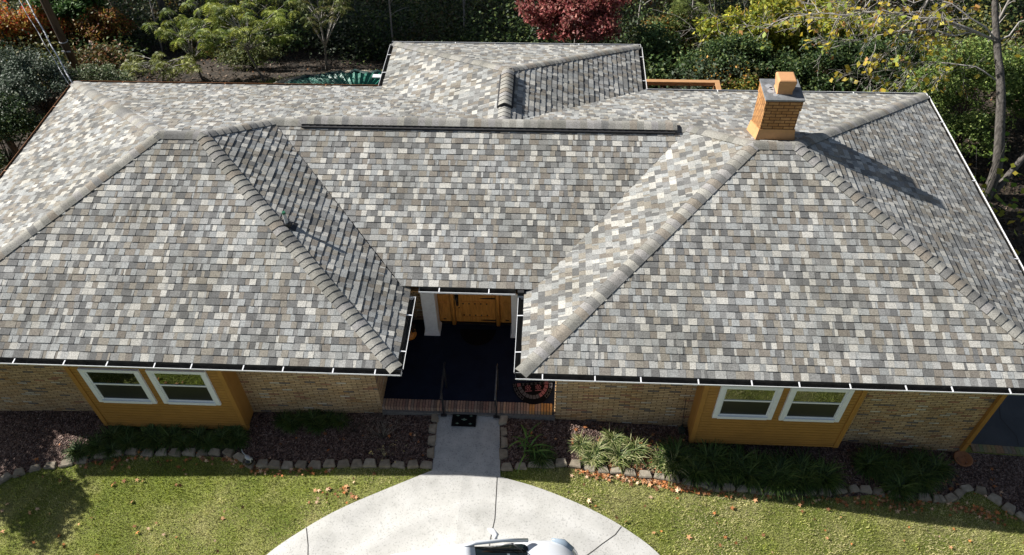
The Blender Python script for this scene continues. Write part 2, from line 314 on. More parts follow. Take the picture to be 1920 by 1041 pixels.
strip('driveway_joint', [(4.33, -2.33), (4.45, -2.7), (4.6, -3.4)], .015, .034, MAT['joint'], '')
strip('driveway_crack', [(20.5, 3.2), (20.35, 2.6), (20.5, 2.1), (20.35, 1.6), (20.55, 1.1), (20.5, .85)], .015, .018, MAT['joint'], '')

# ------------------------------------------------------------------ the house
EZ, MS, D = 2.4225, .39294, 10.2
xlL, xrL, xlR, xrR, y1, yr, zp = -5.0245, 6.1723, 8.7651, 19.8969, 2.2357, 6.3613, .0797
e0, e1, ye = 4.268, 11.8756, 12.6685
house = tag(empty('brick_house', (0, 0, 0)), 'single storey tan brick house with mottled grey shingle hip roof and two ochre bays', 'house')
hz = EZ + MS * D / 2; mz = EZ + MS * (D - yr); xw = (e1 - e0) / 2; xe = (e0 + e1) / 2; ez = EZ + MS * xw
Lf, Lb = (xlL, 0, EZ), (xlL, D, EZ); A1 = (xlL + D / 2, D / 2, hz); A2 = (xrL - D / 2, D / 2, hz); J1 = (xrL - (D - yr), yr, mz)
B1 = (xlR + D / 2, D / 2, hz); B2 = (xrR - D / 2, D / 2, hz); J2 = (xlR + (D - yr), yr, mz)
VL = (xrL - zp / MS, y1, EZ + zp); VR = (xlR + zp / MS, y1, EZ + zp)
PAL = [(.53, .515, .465), (.345, .355, .345), (.245, .245, .235), (.15, .15, .145), (.29, .265, .22), (.225, .20, .167), (.40, .40, .38)]
PW = [.15, .17, .2, .15, .13, .1, .1]
roofm = MB()
def clip(poly, cell):
    out = poly
    for i in range(len(cell)):
        a = cell[i]; b = cell[(i + 1) % len(cell)]; ex, ey = b[0] - a[0], b[1] - a[1]; inp, out = out, []
        if not inp: return []
        def sd_(q): return ex * (q[1] - a[1]) - ey * (q[0] - a[0])
        for j in range(len(inp)):
            q, r2 = inp[j], inp[(j + 1) % len(inp)]; s1, s2 = sd_(q), sd_(r2)
            if s1 >= -1e-9: out.append(q)
            if (s1 > 1e-9 and s2 < -1e-9) or (s1 < -1e-9 and s2 > 1e-9):
                t = s1 / (s1 - s2); out.append((q[0] + (r2[0] - q[0]) * t, q[1] + (r2[1] - q[1]) * t))
    return out
def roof_face(O, Udir, cells, phase=0.):
    O = Vector(O); Ud = Vector(Udir).normalized()
    c0 = [Vector(p) for p in cells[0]]; N = (c0[1] - c0[0]).cross(c0[2] - c0[0]).normalized()
    if N.z < 0: N = -N
    Vd = N.cross(Ud).normalized()
    if Vd.z < 0: Vd = -Vd
    cc = []
    for c in cells:
        q = [((Vector(p) - O).dot(Ud), (Vector(p) - O).dot(Vd)) for p in c]
        ar = sum(q[i][0] * q[(i + 1) % len(q)][1] - q[(i + 1) % len(q)][0] * q[i][1] for i in range(len(q)))
        if ar < 0: q = q[::-1]
        cc.append(q); roofm.add([O + Ud * s + Vd * t - N * .004 for s, t in q], [tuple(range(len(q)))], 0, (.1, .1, .1))
    smin = min(s for q in cc for s, t in q); smax = max(s for q in cc for s, t in q); tmax = max(t for q in cc for s, t in q)
    E_ = .158; j = 0
    bounds = [(min(s for s, t in q), max(s for s, t in q), min(t for s, t in q), max(t for s, t in q)) for q in cc]
    while j * E_ < tmax:
        t0 = j * E_ - (.0 if j else .02); t1 = (j + 1) * E_; s = smin - random.uniform(0, .3); prev = -1
        while s < smax:
            wd = random.choice((.05, .07, .10, .12, .13, .145, .16, .185, .23)); s1 = s + wd - .003
            kx_ = random.choices(range(7), PW)[0]
            if kx_ == prev: kx_ = random.choices(range(7), PW)[0]
            prev = kx_; jt = random.uniform(.88, 1.12); col = tuple((v * .9 + .031) * jt for v in PAL[kx_])
            hi = random.random() < .5; hb = .013 + (.008 if hi else 0) + random.uniform(0, .002); ht = .003 + (.002 if hi else 0); tb = t0 + (0 if hi else random.uniform(0, .004))
            for q, (b0, b1, b2, b3) in zip(cc, bounds):
                if s1 < b0 or s > b1 or t1 < b2 or tb > b3: continue
                if j == 0: pl = clip([(s, 0.), (s1, 0.), (s1, t1), (s, t1)], q); pl = [(x, y if y > 1e-6 else tb) for x, y in pl] if pl else pl
                else: pl = clip([(s, tb), (s1, tb), (s1, t1), (s, t1)], q)
                if len(pl) < 3: continue
                H = lambda y: hb + (ht - hb) * (y - tb) / (t1 - tb)
                top = [O + Ud * x + Vd * y + N * H(y) for x, y in pl]; roofm.add(top, [tuple(range(len(pl)))], 0, col)
                for a in range(len(pl)):
                    p0, p1 = pl[a], pl[(a + 1) % len(pl)]
                    if (abs(p0[1] - tb) < 1e-6 and abs(p1[1] - tb) < 1e-6) or (hi and abs(p0[0] - p1[0]) < 1e-6):
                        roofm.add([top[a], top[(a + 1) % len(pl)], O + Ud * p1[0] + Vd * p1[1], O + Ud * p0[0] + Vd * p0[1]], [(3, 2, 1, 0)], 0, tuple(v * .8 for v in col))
            s += wd
        j += 1
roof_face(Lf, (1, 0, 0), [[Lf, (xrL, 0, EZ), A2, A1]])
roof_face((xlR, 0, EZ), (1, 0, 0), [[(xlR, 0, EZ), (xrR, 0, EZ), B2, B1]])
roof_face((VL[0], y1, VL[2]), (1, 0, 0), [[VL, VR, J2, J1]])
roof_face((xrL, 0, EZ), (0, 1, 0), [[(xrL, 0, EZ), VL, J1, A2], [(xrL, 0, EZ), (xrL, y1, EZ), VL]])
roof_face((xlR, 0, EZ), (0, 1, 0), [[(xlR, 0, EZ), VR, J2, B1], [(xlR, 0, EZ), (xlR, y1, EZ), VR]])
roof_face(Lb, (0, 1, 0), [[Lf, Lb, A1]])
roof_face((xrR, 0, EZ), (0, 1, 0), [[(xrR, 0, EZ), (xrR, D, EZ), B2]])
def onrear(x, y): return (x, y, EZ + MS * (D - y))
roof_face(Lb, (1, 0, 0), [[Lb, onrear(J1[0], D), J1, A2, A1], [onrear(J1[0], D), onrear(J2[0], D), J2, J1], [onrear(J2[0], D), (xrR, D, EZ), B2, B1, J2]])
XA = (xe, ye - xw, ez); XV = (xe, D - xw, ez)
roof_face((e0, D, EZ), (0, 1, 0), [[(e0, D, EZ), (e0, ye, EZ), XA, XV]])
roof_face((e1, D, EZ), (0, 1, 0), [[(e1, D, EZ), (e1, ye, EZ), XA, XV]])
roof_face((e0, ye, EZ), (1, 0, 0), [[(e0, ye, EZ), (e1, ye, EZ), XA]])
roof = roofm.build('roof', MAT['roof'], house)
CAP = [(.32, .31, .275), (.29, .28, .255), (.25, .245, .22), (.20, .198, .19), (.36, .35, .315), (.27, .24, .20), (.31, .30, .29)]
def ridge_caps(A, B, n1, n2, wdt=.158, hump=.013, lift=0., lab=None, lighten=1.):
    A, B = Vector(A), Vector(B); ax = (B - A).normalized(); L = (B - A).length; n1 = Vector(n1).normalized(); n2 = Vector(n2).normalized()
    d1 = n1.cross(ax); d1 = d1 if d1.z < 0 or (abs(d1.z) < 1e-6 and d1.dot(n1 - n2) > 0) else -d1; d2 = n2.cross(ax); d2 = d2 if d2.z < 0 else -d2
    d1.normalize(); d2.normalize(); up = (n1 + n2).normalized()
    prof = [(d1, 1.0, 0), (d1, .66, .55), (d1, .33, .9), (d1, 0, 1), (d2, .33, .9), (d2, .66, .55), (d2, 1.0, 0)]
    m = MB(); s = -.03; E_ = .172
    while s < L:
        jt = random.uniform(.9, 1.1) * lighten; col = tuple(v * jt for v in random.choice(CAP)); V = []; s1 = min(s + E_ + .01, L + .04); sk = random.uniform(-.008, .008)
        for (ss, oo) in ((s, .022), (s1, .008), (s, 0.)):
            for dd, k1, k2 in prof:
                nn = n1 if dd is d1 else n2
                V.append(A + ax * (ss + sk * k1 * (1 if dd is d1 else -1)) + dd * wdt * k1 * (1.02 if ss == s else 1) + up * (hump * k2 + lift * 1.0) + nn * (oo + .012))
        n = 7; fs = [(i, i + 1, n + i + 1, n + i) for i in range(6)]
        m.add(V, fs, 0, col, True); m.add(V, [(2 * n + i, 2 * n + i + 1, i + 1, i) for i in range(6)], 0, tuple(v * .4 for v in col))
        m.add(V, [(0, n, 2 * n)], 0, col)
        # skirts down to the shingles along both sides
        for i0, nn in (((0, n1), (6, n2)) if lift == 0 else ()):
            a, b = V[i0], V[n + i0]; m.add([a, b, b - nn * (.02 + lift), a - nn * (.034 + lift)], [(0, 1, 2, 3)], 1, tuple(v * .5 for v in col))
        s += E_
    return m.build('ridge_cap', [MAT['roof'], MAT['roof'] if lift == 0 else MAT['vent']], house)
def nrm(*p):
    a, b, c = [Vector(q) for q in p]; n = (b - a).cross(c - a).normalized(); return n if n.z > 0 else -n
nF = Vector((0, -MS, 1)).normalized(); nB = Vector((0, MS, 1)).normalized(); nLx = Vector((-MS, 0, 1)).normalized(); nRx = Vector((MS, 0, 1)).normalized(); nM = nrm(VL, VR, J2)
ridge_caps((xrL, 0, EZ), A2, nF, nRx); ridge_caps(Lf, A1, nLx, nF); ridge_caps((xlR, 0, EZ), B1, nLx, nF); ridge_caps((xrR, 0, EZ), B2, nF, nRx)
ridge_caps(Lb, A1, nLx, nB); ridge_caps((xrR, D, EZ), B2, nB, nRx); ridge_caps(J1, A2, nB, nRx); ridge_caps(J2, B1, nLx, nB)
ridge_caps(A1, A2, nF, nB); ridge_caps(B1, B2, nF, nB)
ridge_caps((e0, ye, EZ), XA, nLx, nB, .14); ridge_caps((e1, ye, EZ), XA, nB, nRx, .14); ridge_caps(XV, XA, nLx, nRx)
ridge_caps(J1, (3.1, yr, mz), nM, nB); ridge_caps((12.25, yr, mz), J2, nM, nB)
# ridge vents: a black baffle strip with caps on top
v = MB()
def ventstrip(m, A, B, n1, n2, wd=.21, h=.07):
    A, B = Vector(A), Vector(B); ax = (B - A).normalized(); d1 = n1.cross(ax); d1 = d1 if d1.z < 0 else -d1; d2 = n2.cross(ax); d2 = d2 if d2.z < 0 else -d2; V = []
    for P in (A, B): V += [P + d1 * wd, P + d1 * wd + n1 * h, P + Vector((0, 0, h + .03)), P + d2 * wd + n2 * h, P + d2 * wd]
    m.add(V, [(0, 1, 6, 5), (1, 2, 7, 6), (2, 3, 8, 7), (3, 4, 9, 8), (0, 4, 3, 2, 1), (5, 6, 7, 8, 9)])
    m.box((0, 0, 0), (0, 0, 0)) if False else None
ventstrip(v, (3.1, yr, mz), (12.25, yr, mz), nM, nB); v.build('ridge_vent', MAT['vent'], house)
ridge_caps((3.1, yr, mz), (12.25, yr, mz), nM, nB, .175, .02, .085, lighten=1.12)
v = MB(); ventstrip(v, (xe, 7.15, ez), (xe, 8.62, ez), nLx, nRx, .20, .07); v.build('ridge_vent', MAT['vent'], house)
ridge_caps((xe, 7.15, ez), (xe, 8.62, ez), nLx, nRx, .165, .025, .085)

# gutters
def gutter(A, B, out, mat='white', straps=.95, zoff=0., cov0=0., cov1=0., ends=(1, 1), skirtcol='fascia'):
    A, B, o = Vector(A), Vector(B), Vector(out).normalized(); ax = (B - A).normalized(); m = MB(); z = Vector((0, 0, 1)); L = (B - A).length
    pr = [(0.0, -.02), (0.0, -.15), (.085, -.15), (.10, -.11), (.158, -.055), (.158, -.022), (.149, -.022), (.149, -.055), (.095, -.10), (.08, -.137), (.006, -.137), (.006, -.02)]
    V = [P + o * a + z * (b + zoff) for P in (A, B) for a, b in pr]; n = len(pr)
    fs = [(i, (i + 1) % n, n + (i + 1) % n, n + i) for i in range(n)]
    for i, f in enumerate(fs): m.add(V, [f], 1 if i in (7, 8, 9, 10) else 0)
    for e, P in ((ends[0], A), (ends[1], B)):
        if e:
            q = P - ax * .004 if P is A else P + ax * .004
            m.add([q + o * a + z * (b + zoff) for a, b in pr[:6]], [(0, 1, 2, 3, 4, 5)])
    gt = m.build('gutter', [MAT[mat], MAT['gutterin']], house)
    k = max(1, int(L / straps)); 
    for i in range(k):
        t = (i + .5 + random.uniform(-.12, .12)) / k * L; c = A + ax * t + z * zoff; s = MB(); w2 = ax * .012
        p = [c - w2 + o * .0 - z * .01, c + w2 + o * .0 - z * .01, c + w2 + o * .15 - z * .021, c - w2 + o * .15 - z * .021]
        s.add(p + [q - z * .012 for q in p], [(0, 1, 2, 3), (7, 6, 5, 4), (0, 4, 5, 1), (1, 5, 6, 2), (2, 6, 7, 3), (3, 7, 4, 0)]); s.build('gutter_strap', MAT[mat], gt)
    # fascia board behind
    f = MB(); A, B = (A + ax * .125, B - ax * .125) if abs(o.y) > .5 else (A, B); f.add([A + z * (-.03 + zoff) - o * .001, B + z * (-.03 + zoff) - o * .001, B + z * (-.17 + zoff) - o * .001, A + z * (-.17 + zoff) - o * .001,
        A + z * (-.03 + zoff) - o * .025, B + z * (-.03 + zoff) - o * .025, B + z * (-.17 + zoff) - o * .025, A + z * (-.17 + zoff) - o * .025],
        [(0, 1, 2, 3), (7, 6, 5, 4), (0, 4, 5, 1), (2, 6, 7, 3), (1, 5, 6, 2), (0, 3, 7, 4)]); f.build('fascia', MAT[skirtcol], house)
    return gt
gutter((xlL - .1, 0, EZ), (xrL + .12, 0, EZ), (0, -1, 0))
gutter((xrL, .002, EZ - .002), (xrL, 2.0, EZ - .002), (1, 0, 0), ends=(0, 1))
gutter((xlR - .12, 0, EZ), (xrR + .12, 0, EZ), (0, -1, 0))
gutter((xlR, .002, EZ - .002), (xlR, 2.1, EZ - .002), (-1, 0, 0), ends=(0, 1))
gutter((VL[0] + .42, y1, EZ + zp), (VR[0] - .42, y1, EZ + zp), (0, -1, 0))
gutter((xlL, 0, EZ - .002), (xlL, D, EZ - .002), (-1, 0, 0), 'brownmetal', 2.5, ends=(0, 1))
gutter((xlL - .1, D, EZ), (e0 - .13, D, EZ), (0, 1, 0), 'brownmetal', 2.5)
gutter((e0, D + .13, EZ - .002), (e0, ye, EZ - .002), (-1, 0, 0), 'white', .8, ends=(1, 0))
gutter((e0 - .12, ye, EZ), (e1 + .12, ye, EZ), (0, 1, 0), 'white', 3)
gutter((e1, D + .13, EZ - .002), (e1, ye, EZ - .002), (1, 0, 0), 'white', .8, ends=(1, 0))
gutter((e1 + .13, D, EZ), (xrR + .12, D, EZ), (0, 1, 0), 'white', 3)
gutter((xrR, 0, EZ - .002), (xrR, D, EZ - .002), (1, 0, 0), 'white', 2.2, ends=(0, 0))
# walls (footprint prism) and soffit
WY, WX0, WXa, WXb, WX1 = .55, -4.4, 5.5, 9.5, 19.0; DY = 3.2
FP = [(WX0, WY), (WXa, WY), (WXa, DY), (WXb, DY), (WXb, WY), (WX1, WY), (WX1, 9.6), (11.25, 9.6), (11.25, 12.05), (4.9, 12.05), (4.9, 9.6), (WX0, 9.6)]
wl = MB(); wl.prism(FP, -2.2, EZ - .16); wl.build('wall', MAT['brick'], house)
sf = MB()
for q in ([(xlL + .03, .03), (xrL - .03, .03), (xrL - .03, D - .03), (xlL + .03, D - .03)], [(xlR + .03, .03), (xrR - .03, .03), (xrR - .03, D - .03), (xlR + .03, D - .03)],
          [(xrL - .029, y1 + .03), (xlR + .029, y1 + .03), (xlR + .029, 9.9), (xrL - .029, 9.9)], [(e0 + .03, D - .029), (e1 - .03, D - .029), (e1 - .03, ye - .03), (e0 + .03, ye - .03)]):
    sf.prism(q, EZ - .159, EZ - .135)
sf.build('soffit', MAT['soffit'], house)
# ragged brick quoins on the porch-side corner of the right wing
q = MB()
for i in range(33):
    if i % 2: q.box((WXb - .022, WY - .006, -.03 + i * .067), (WXb + .1, WY + .09, -.03 + i * .067 + .055))
q.build('brick_quoin', MAT['brick'], house)
# bays
SP = .055
def bay(x0, x1, z0, wins, lab):
    y0 = .07; bb = MB(); z = z0; k = 0
    while z < EZ - .18:       # lapped siding on front and sides, real steps
        h = min(.102, EZ - .17 - z)
        hh = max(.01, h - .024); yb = y0 + .026
        bb.add([(x0, y0 - .01, z), (x1, y0 - .01, z), (x1, y0, z + hh), (x0, y0, z + hh), (x0, yb, z), (x1, yb, z), (x1, yb, z + hh), (x0, yb, z + hh), (x1, yb, z + h), (x0, yb, z + h)], [(0, 1, 2, 3), (4, 5, 1, 0), (3, 2, 6, 7), (7, 6, 8, 9)])
        for xs, s in ((x0, -1), (x1, 1)):
            bb.add([(xs + s * .014, yb - .001, z), (xs + s * .014, WY, z), (xs, WY, z + h), (xs, yb - .001, z + h), (xs, yb, z), (xs, WY, z)], [(0, 1, 2, 3), (4, 5, 1, 0)])
        z += h
    bb.box((x0 + .003, y0 + .003, z0 - .02), (x1 - .003, WY, z0 - .001)); bb.box((x0 + .001, y0 + .027, z0), (x1 - .001, WY, EZ - .165))
    b = bb.build('bay', MAT['ochre'], house)
    if lab: b['label'] = lab
    for xs in (x0, x1):
        c = MB(); s = -1 if xs == x0 else 1
        c.box((min(xs + s * .024, xs - s * .075), y0 - .03, z0 - .035), (max(xs + s * .024, xs - s * .075), y0 + .012, EZ - .16))
        c.box((min(xs + s * .026, xs + s * .002), y0 + .0125, z0 - .035), (max(xs + s * .026, xs + s * .002), y0 + .085, EZ - .16)); c.build('corner_board', MAT['ochre'], b)
    t = MB(); t.box((x0 + .076, y0 - .022, z0 - .03), (x1 - .076, y0 + .01, z0 + .035)); t.build('bottom_board', MAT['ochre'], b)
    for (a, c, zb, zt) in wins:
        f = MB(); t = .105
        yo = y0 - .055
        f.box((a, yo, zb), (a + t, y0 + .01, zt)); f.box((c - t, yo, zb), (c, y0 + .01, zt)); f.box((a + t, yo, zt - .09), (c - t, y0 + .01, zt)); f.box((a + t, yo - .012, zb), (c - t, y0 + .01, zb + .085))
        f.box((a + t - .001, yo + .021, zb + .085), (a + t + .035, y0 + .01, zt - .09)); f.box((c - t - .035, yo + .021, zb + .085), (c - t + .001, y0 + .01, zt - .09))
        wo = f.build('window', MAT['vinyl'], house, .004)
        mid = zb + (zt - zb) * .555
        s = MB(); s.box((a + t + .035, yo + .018, mid - .022), (c - t - .035, y0 + .01, mid + .022)); s.build('sash_rail', MAT['vinyl'], wo); s = MB(); s.box((a + t + .036, yo + .03, zb + .085), (c - t - .036, y0 + .01, zb + .125)); s.build('sash_rail', MAT['vinyl'], wo)
        X0, X1 = a + t + .03, c - t - .03
        for (za, zc, yy, nm) in ((mid, zt - .08, yo + .028, 'pane'), (zb + .1, mid, yo + .041, 'pane')):
            s = MB(); s.box((X0, yy, za), (X1, yy + .003, zc)); s.build(nm, MAT['glass'] if za == mid else MAT['screen'], wo)
        s = MB(); s.box((X0, y0 + .0, zb + .08), (X1, y0 + .004, zt - .05)); s.build('backing', MAT['screen'], wo)
        s = MB(); zz = mid + .02
        while zz < zt - .1:
            s.add([(X0 + .01, y0 - .003, zz), (X1 - .01, y0 - .003, zz), (X1 - .01, y0 - .010, zz + .018), (X0 + .01, y0 - .010, zz + .018)], [(0, 1, 2, 3)]); zz += .034
        s.build('blind', MAT['slats'], wo)
bay(-.99, 2.385, -.19, [(-.715, .605, .80, 2.02), (.775, 2.065, .82, 2.05)], 'ochre lap-sided bay with two white windows, left of the porch')
bay(12.555, 15.81, -.075, [(12.865, 14.125, .95, 2.115), (14.28, 15.55, .94, 2.12)], 'ochre lap-sided bay with two white windows, right of the porch')
# porch
pf = MB(); pf.prism([(WXa + .002, .785), (WXb - .002, .785), (WXb - .002, DY - .002), (WXa + .002, DY - .002)], -.3, .165); pf.build('porch_floor', MAT['navy'], house)
RB = [(.36, .23, .17), (.44, .28, .20), (.30, .18, .14), (.50, .33, .22), (.22, .16, .13), (.38, .29, .23), (.55, .30, .13)]
rb = MB(); x = WXa + .004
while x < WXb - .06:
    c = random.choice(RB[:6]); c = (.52, .27, .10) if x > 8.9 and random.random() < .6 else c; jt = random.uniform(.8, 1.15)  # sunlight on the right end is painted as brighter orange bricks
    rb.box((x, .555 + random.uniform(-.005, .005), .02), (x + .051, .783, .178 + random.uniform(-.004, .004)), 0, tuple(v * jt for v in c)); x += .0668
rb.box((WXa + .002, .562, -.25), (WXb - .002, .78, .155), 0, (.07, .06, .055)); rb.build('brick_step', MAT['chips'], house)
rr = MB(); rr.box((WXa, .50, -.3), (WXb, .554, .055), 0, (.17, .165, .155)); rr.build('riser', MAT['chips'], house)
for cx in (6.42, 8.57):
    c = MB(); hw = .165; c.box((cx - hw, 2.9 - hw, .30), (cx + hw, 2.9 + hw, EZ - .16)); co_ = c.build('column', MAT['white'], house, .006)
    b = MB(); b.box((cx - .20, 2.9 - .20, .1655), (cx + .20, 2.9 + .20, .215)); n = len(b.v)
    b.add([(cx + sx * w_, 2.9 + sy * w_, z) for w_, z in ((.195, .216), (.168, .31)) for sx, sy in ((-1, -1), (1, -1), (1, 1), (-1, 1))], [(0, 1, 5, 4), (1, 2, 6, 5), (2, 3, 7, 6), (3, 0, 4, 7), (4, 5, 6, 7)]); b.build('column_base', MAT['white'], co_)
b = MB(); b.box((5.52, 2.62, 1.98), (9.48, 3.1, EZ - .162)); b.build('beam', MAT['fascia'], house)
# door and sidelights
yd = DY - .06
d = MB(); d.box((6.99, yd, .225), (7.99, DY - .003, 2.0)); door = d.build('door', MAT['door'], house, .004)
d = MB()
for (a, b2, z0, z1) in ((7.13, 7.88, .41, 1.0), (7.13, 7.88, 1.22, 1.85)):
    for bx in ((a, z0, b2, z0 + .035), (a, z1 - .035, b2, z1), (a, z0 + .035, a + .035, z1 - .035), (b2 - .035, z0 + .035, b2, z1 - .035)): d.box((bx[0], yd - .018, bx[1]), (bx[2], yd + .002, bx[3]))
    d.box((a + .05, yd - .009, z0 + .05), (b2 - .05, yd + .002, z1 - .05))
d.build('door_panel', MAT['door'], door, .003)
d = MB()
for z in (.50, .93):
    for i in range(5): d.cyl((7.20 + i * .145, yd - .012, z), .001, .001, .001); d.box((7.185 + i * .145, yd - .03, z - .015), (7.215 + i * .145, yd - .008, z + .015))
d.build('door_stud', MAT['black'], door)
for z in (.305, 1.125):
    d = MB(); d.add([(7.99, yd - .014, z - .022), (7.99, yd - .014, z + .022), (7.70, yd - .014, z + .014), (7.61, yd - .014, z), (7.70, yd - .014, z - .014)] + [(7.99, yd - .002, z - .022), (7.99, yd - .002, z + .022), (7.70, yd - .002, z + .014), (7.61, yd - .002, z), (7.70, yd - .002, z - .014)],
        [(0, 1, 2, 3, 4), (0, 5, 6, 1), (1, 6, 7, 2), (2, 7, 8, 3), (3, 8, 9, 4), (4, 9, 5, 0)]); d.build('strap_hinge', MAT['black'], door)
d = MB(); d.cyl((7.05, yd - .03, 1.2), .05, .05, .04, 12); d.cyl((7.05, yd - .03, 1.09), .045, .045, .05, 12); d.tube([(7.05, yd - .02, 1.22), (7.045, yd - .07, 1.15), (7.05, yd - .06, .98), (7.06, yd - .02, .88)], [.02, .022, .02, .03], 8); d.box((7.02, yd - .012, .84), (7.085, yd - .002, 1.27)); d.cyl((7.09, yd - .012, .76), .016, .016, .02); d.build('door_handle', MAT['black'], door)
for x in (6.93, 8.05):
    d = MB(); d.tube([(x, yd - .03, .168), (x, yd - .03, 1.99)], [.055, .05], 12); d.build('door_post', MAT['door'], door)
for (a, b2) in ((6.55, 6.87), (8.11, 8.45)):
    d = MB(); d.box((a, yd, .225), (b2, DY - .003, 2.0)); d.box((a - .06, yd - .01, .168), (a - .001, DY - .003, 2.0)) if a < 7 else d.box((b2 + .001, yd - .01, .168), (b2 + .06, DY - .003, 2.0))
    for bx in ((a + .06, .38, b2 - .06, .41), (a + .06, .95, b2 - .06, .98), (a + .06, .41, a + .09, .95), (b2 - .09, .41, b2 - .06, .95)): d.box((bx[0], yd - .014, bx[1]), (bx[2], yd + .002, bx[3]))
    d.box((a + .11, yd - .008, .43), (b2 - .11, yd + .002, .93)); s = d.build('sidelight', MAT['door'], door, .003)
    d = MB(); d.box((a + .07, yd - .01, 1.24), (b2 - .07, yd - .001, 1.31)); d.build('slot', MAT['black'], s); d = MB(); d.box((a + .12, yd - .01, .30), (b2 - .13, yd - .001, .33)); d.build('slot', MAT['black'], s)
d = MB(); d.box((6.5, yd - .05, .166), (8.5, yd + .02, .2)); d.build('threshold', MAT['black'], door)
# downspouts
ds = MB(); ds.tube([(WX1 + .05, -.07, EZ - .12), (WX1 + .02, .1, EZ - .3), (WX1 - .03, .47, EZ - .55)], .045, 4); ds.box((WX1 - .10, WY - .095, -.75), (WX1 + .0, WY - .004, EZ - .45)); ds.box((WX1 - .11, WY - .11, -.45), (WX1 + .01, WY - .003, -.41))
ds.build('downspout', MAT['ochre'], house)
ds = MB(); ds.tube([(xlR - .10, 2.2, EZ + .02), (xlR - .08, 2.32, EZ - .10), (8.72, 2.6, EZ - .4)], .045, 4); ds.box((xlR - .17, 2.13, EZ - .11), (xlR - .03, 2.29, EZ + .06)); ds.build('downspout', MAT['vent'], house)
# chimney
cx0, cx1, cy0, cy1, czt = 13.985, 14.803, 5.425, 6.23, 5.40
ch = tag(empty('chimney', (14.4, 5.8, 4.2)), None); ch.parent = house
def chp(m, n, mt, **k): return m.build(n, mt, ch, **k)
def shift(m): m.v = [(a - 14.4, b - 5.8, c - 4.2) for a, b, c in m.v]; return m
m = MB(); m.box((cx0 + .02, cy0 + .02, 3.5), (cx1 - .02, cy1 - .02, czt - .30)); m.box((cx0, cy0, czt - .299), (cx1, cy1, czt - .045))
cb = chp(m, 'stack', MAT['chimbrick']); cb.data.transform(Matrix.Translation((-14.4, -5.8, -4.2)))
m = MB(); zb = EZ + MS * (D - 5.3); h = .1
V = []
for (e, dz) in ((.0, .28), (.008, .18), (.035, .0)):
    for (X, Y) in ((cx0 - e, cy0 - e), (cx1 + e, cy0 - e), (cx1 + e, cy1 + e), (cx0 - e, cy1 + e)): V.append((X - 14.4, Y - 5.8, EZ + MS * (D - Y) + .02 + dz - 4.2))
m.add(V, [(4 * r + i, 4 * r + (i + 1) % 4, 4 * (r - 1) + (i + 1) % 4, 4 * (r - 1) + i) for r in (1, 2) for i in range(4)] + [(0, 1, 2, 3)]); chp(m, 'flashing', MAT['chimpaint'])
m = shift(MB().box((cx0 - .02, cy0 - .02, czt - .044), (cx1 + .02, cy1 + .02, czt))); chp(m, 'cap_slab', MAT['cap'], bevel=.006)
m = MB()
for (X, Y, s) in ((14.13, 5.75, .09), (14.12, 5.95, .1), (14.2, 5.6, .08), (14.16, 5.85, .07)):
    m.add([(X + s * math.cos(t) * random.uniform(.6, 1.1), Y + s * math.sin(t) * random.uniform(.6, 1.1), czt + .003) for t in np.arange(9) / 9 * 2 * math.pi], [tuple(range(9))])
chp(shift(m), 'sealant', MAT['patch'])
m = MB(); V = []
for (hw, z) in ((.175, czt + .001), (.165, czt + .05), (.20, czt + .30), (.195, czt + .34), (.17, czt + .36)):
    V += [(14.41 + sx * hw - 14.4, 5.80 + sy * hw - 5.8, z - 4.2) for sx, sy in ((-1, -1), (1, -1), (1, 1), (-1, 1))]
m.add(V, [(4 * r + i, 4 * r + (i + 1) % 4, 4 * (r + 1) + (i + 1) % 4, 4 * (r + 1) + i) for r in range(4) for i in range(4)] + [(16, 17, 18, 19)]); chp(m, 'flue', MAT['clay'], bevel=.012)
# plumbing vent on the left wing
px, py = 3.42, 3.05; pz = EZ + MS * (xrL - px)
m = MB(); m.cyl((px, py, pz - .05), .10, .075, .14, 16, 1); m.cyl((px, py, pz + .09), .04, .04, .26, 12, 0); m.cyl((px, py, pz + .35), .043, .038, .05, 12, 2)
for (a, b2) in ((-.1, -.14), (.16, -.14), (.16, .14), (-.1, .14)): pass
m.add([(px + a, py + b2, EZ + MS * (xrL - px - a) + .022) for a, b2 in ((-.12, -.13), (.2, -.13), (.2, .13), (-.12, .13))], [(0, 1, 2, 3)], 1); m.build('vent_pipe', [MAT['pipe'], MAT['black'], MAT['greencap']], house)
# thin dark tube where shingles meet in the left valley
m = MB()
def vline(A, B, r): m.tube([Vector(A) + Vector((0, 0, .012)), Vector(B) + Vector((0, 0, .012))], r, 4)
vline(VL, J1, .012); m.build('valley_line', MAT['vent'], house)

# ------------------------------------------------------------------ porch and yard things
for (x, lab) in ((6.94, 'black iron handrail on the left side of the porch step'), (8.154, 'black iron handrail on the right side of the porch step, its grip shining')):
    t = tag(empty('handrail', (x, .5, .03)), lab, 'handrail', 'iron handrails at the porch step'); m = MB(); m.box((-.02, -.02, 0), (.02, .02, .85)); m.build('post', MAT['black'], t)
    m = MB(); m.box((-.02, .63, .14), (.02, .67, .93)); m.build('post', MAT['black'], t); m = MB(); m.box((-.07, -.07, .0), (.07, .07, .02)); m.build('foot_plate', MAT['black'], t)
    m = MB(); m.tube([(0, -.12, .78), (0, -.08, .84), (0, 0, .87), (0, .65, .95), (0, .74, .95), (0, .8, .9)], .022, 8); m.build('grip', simple('shining_rail_grip', (.10, .105, .115), .25, .7) if x > 8 else MAT['black'], t)  # shine of the right grip is put into a lighter, glossier copy
def halfmat(cx, cy, rx, ry, rot, z, name):
    pts = [(math.cos(t) * rx, -math.sin(t) * ry) for t in np.linspace(0, math.pi, 28)]; m = MB(); m.prism(pts[::-1], 0, .012); t = empty(name, (cx, cy, z), rot); m.build('backing', MAT['blackmat'], t); return t
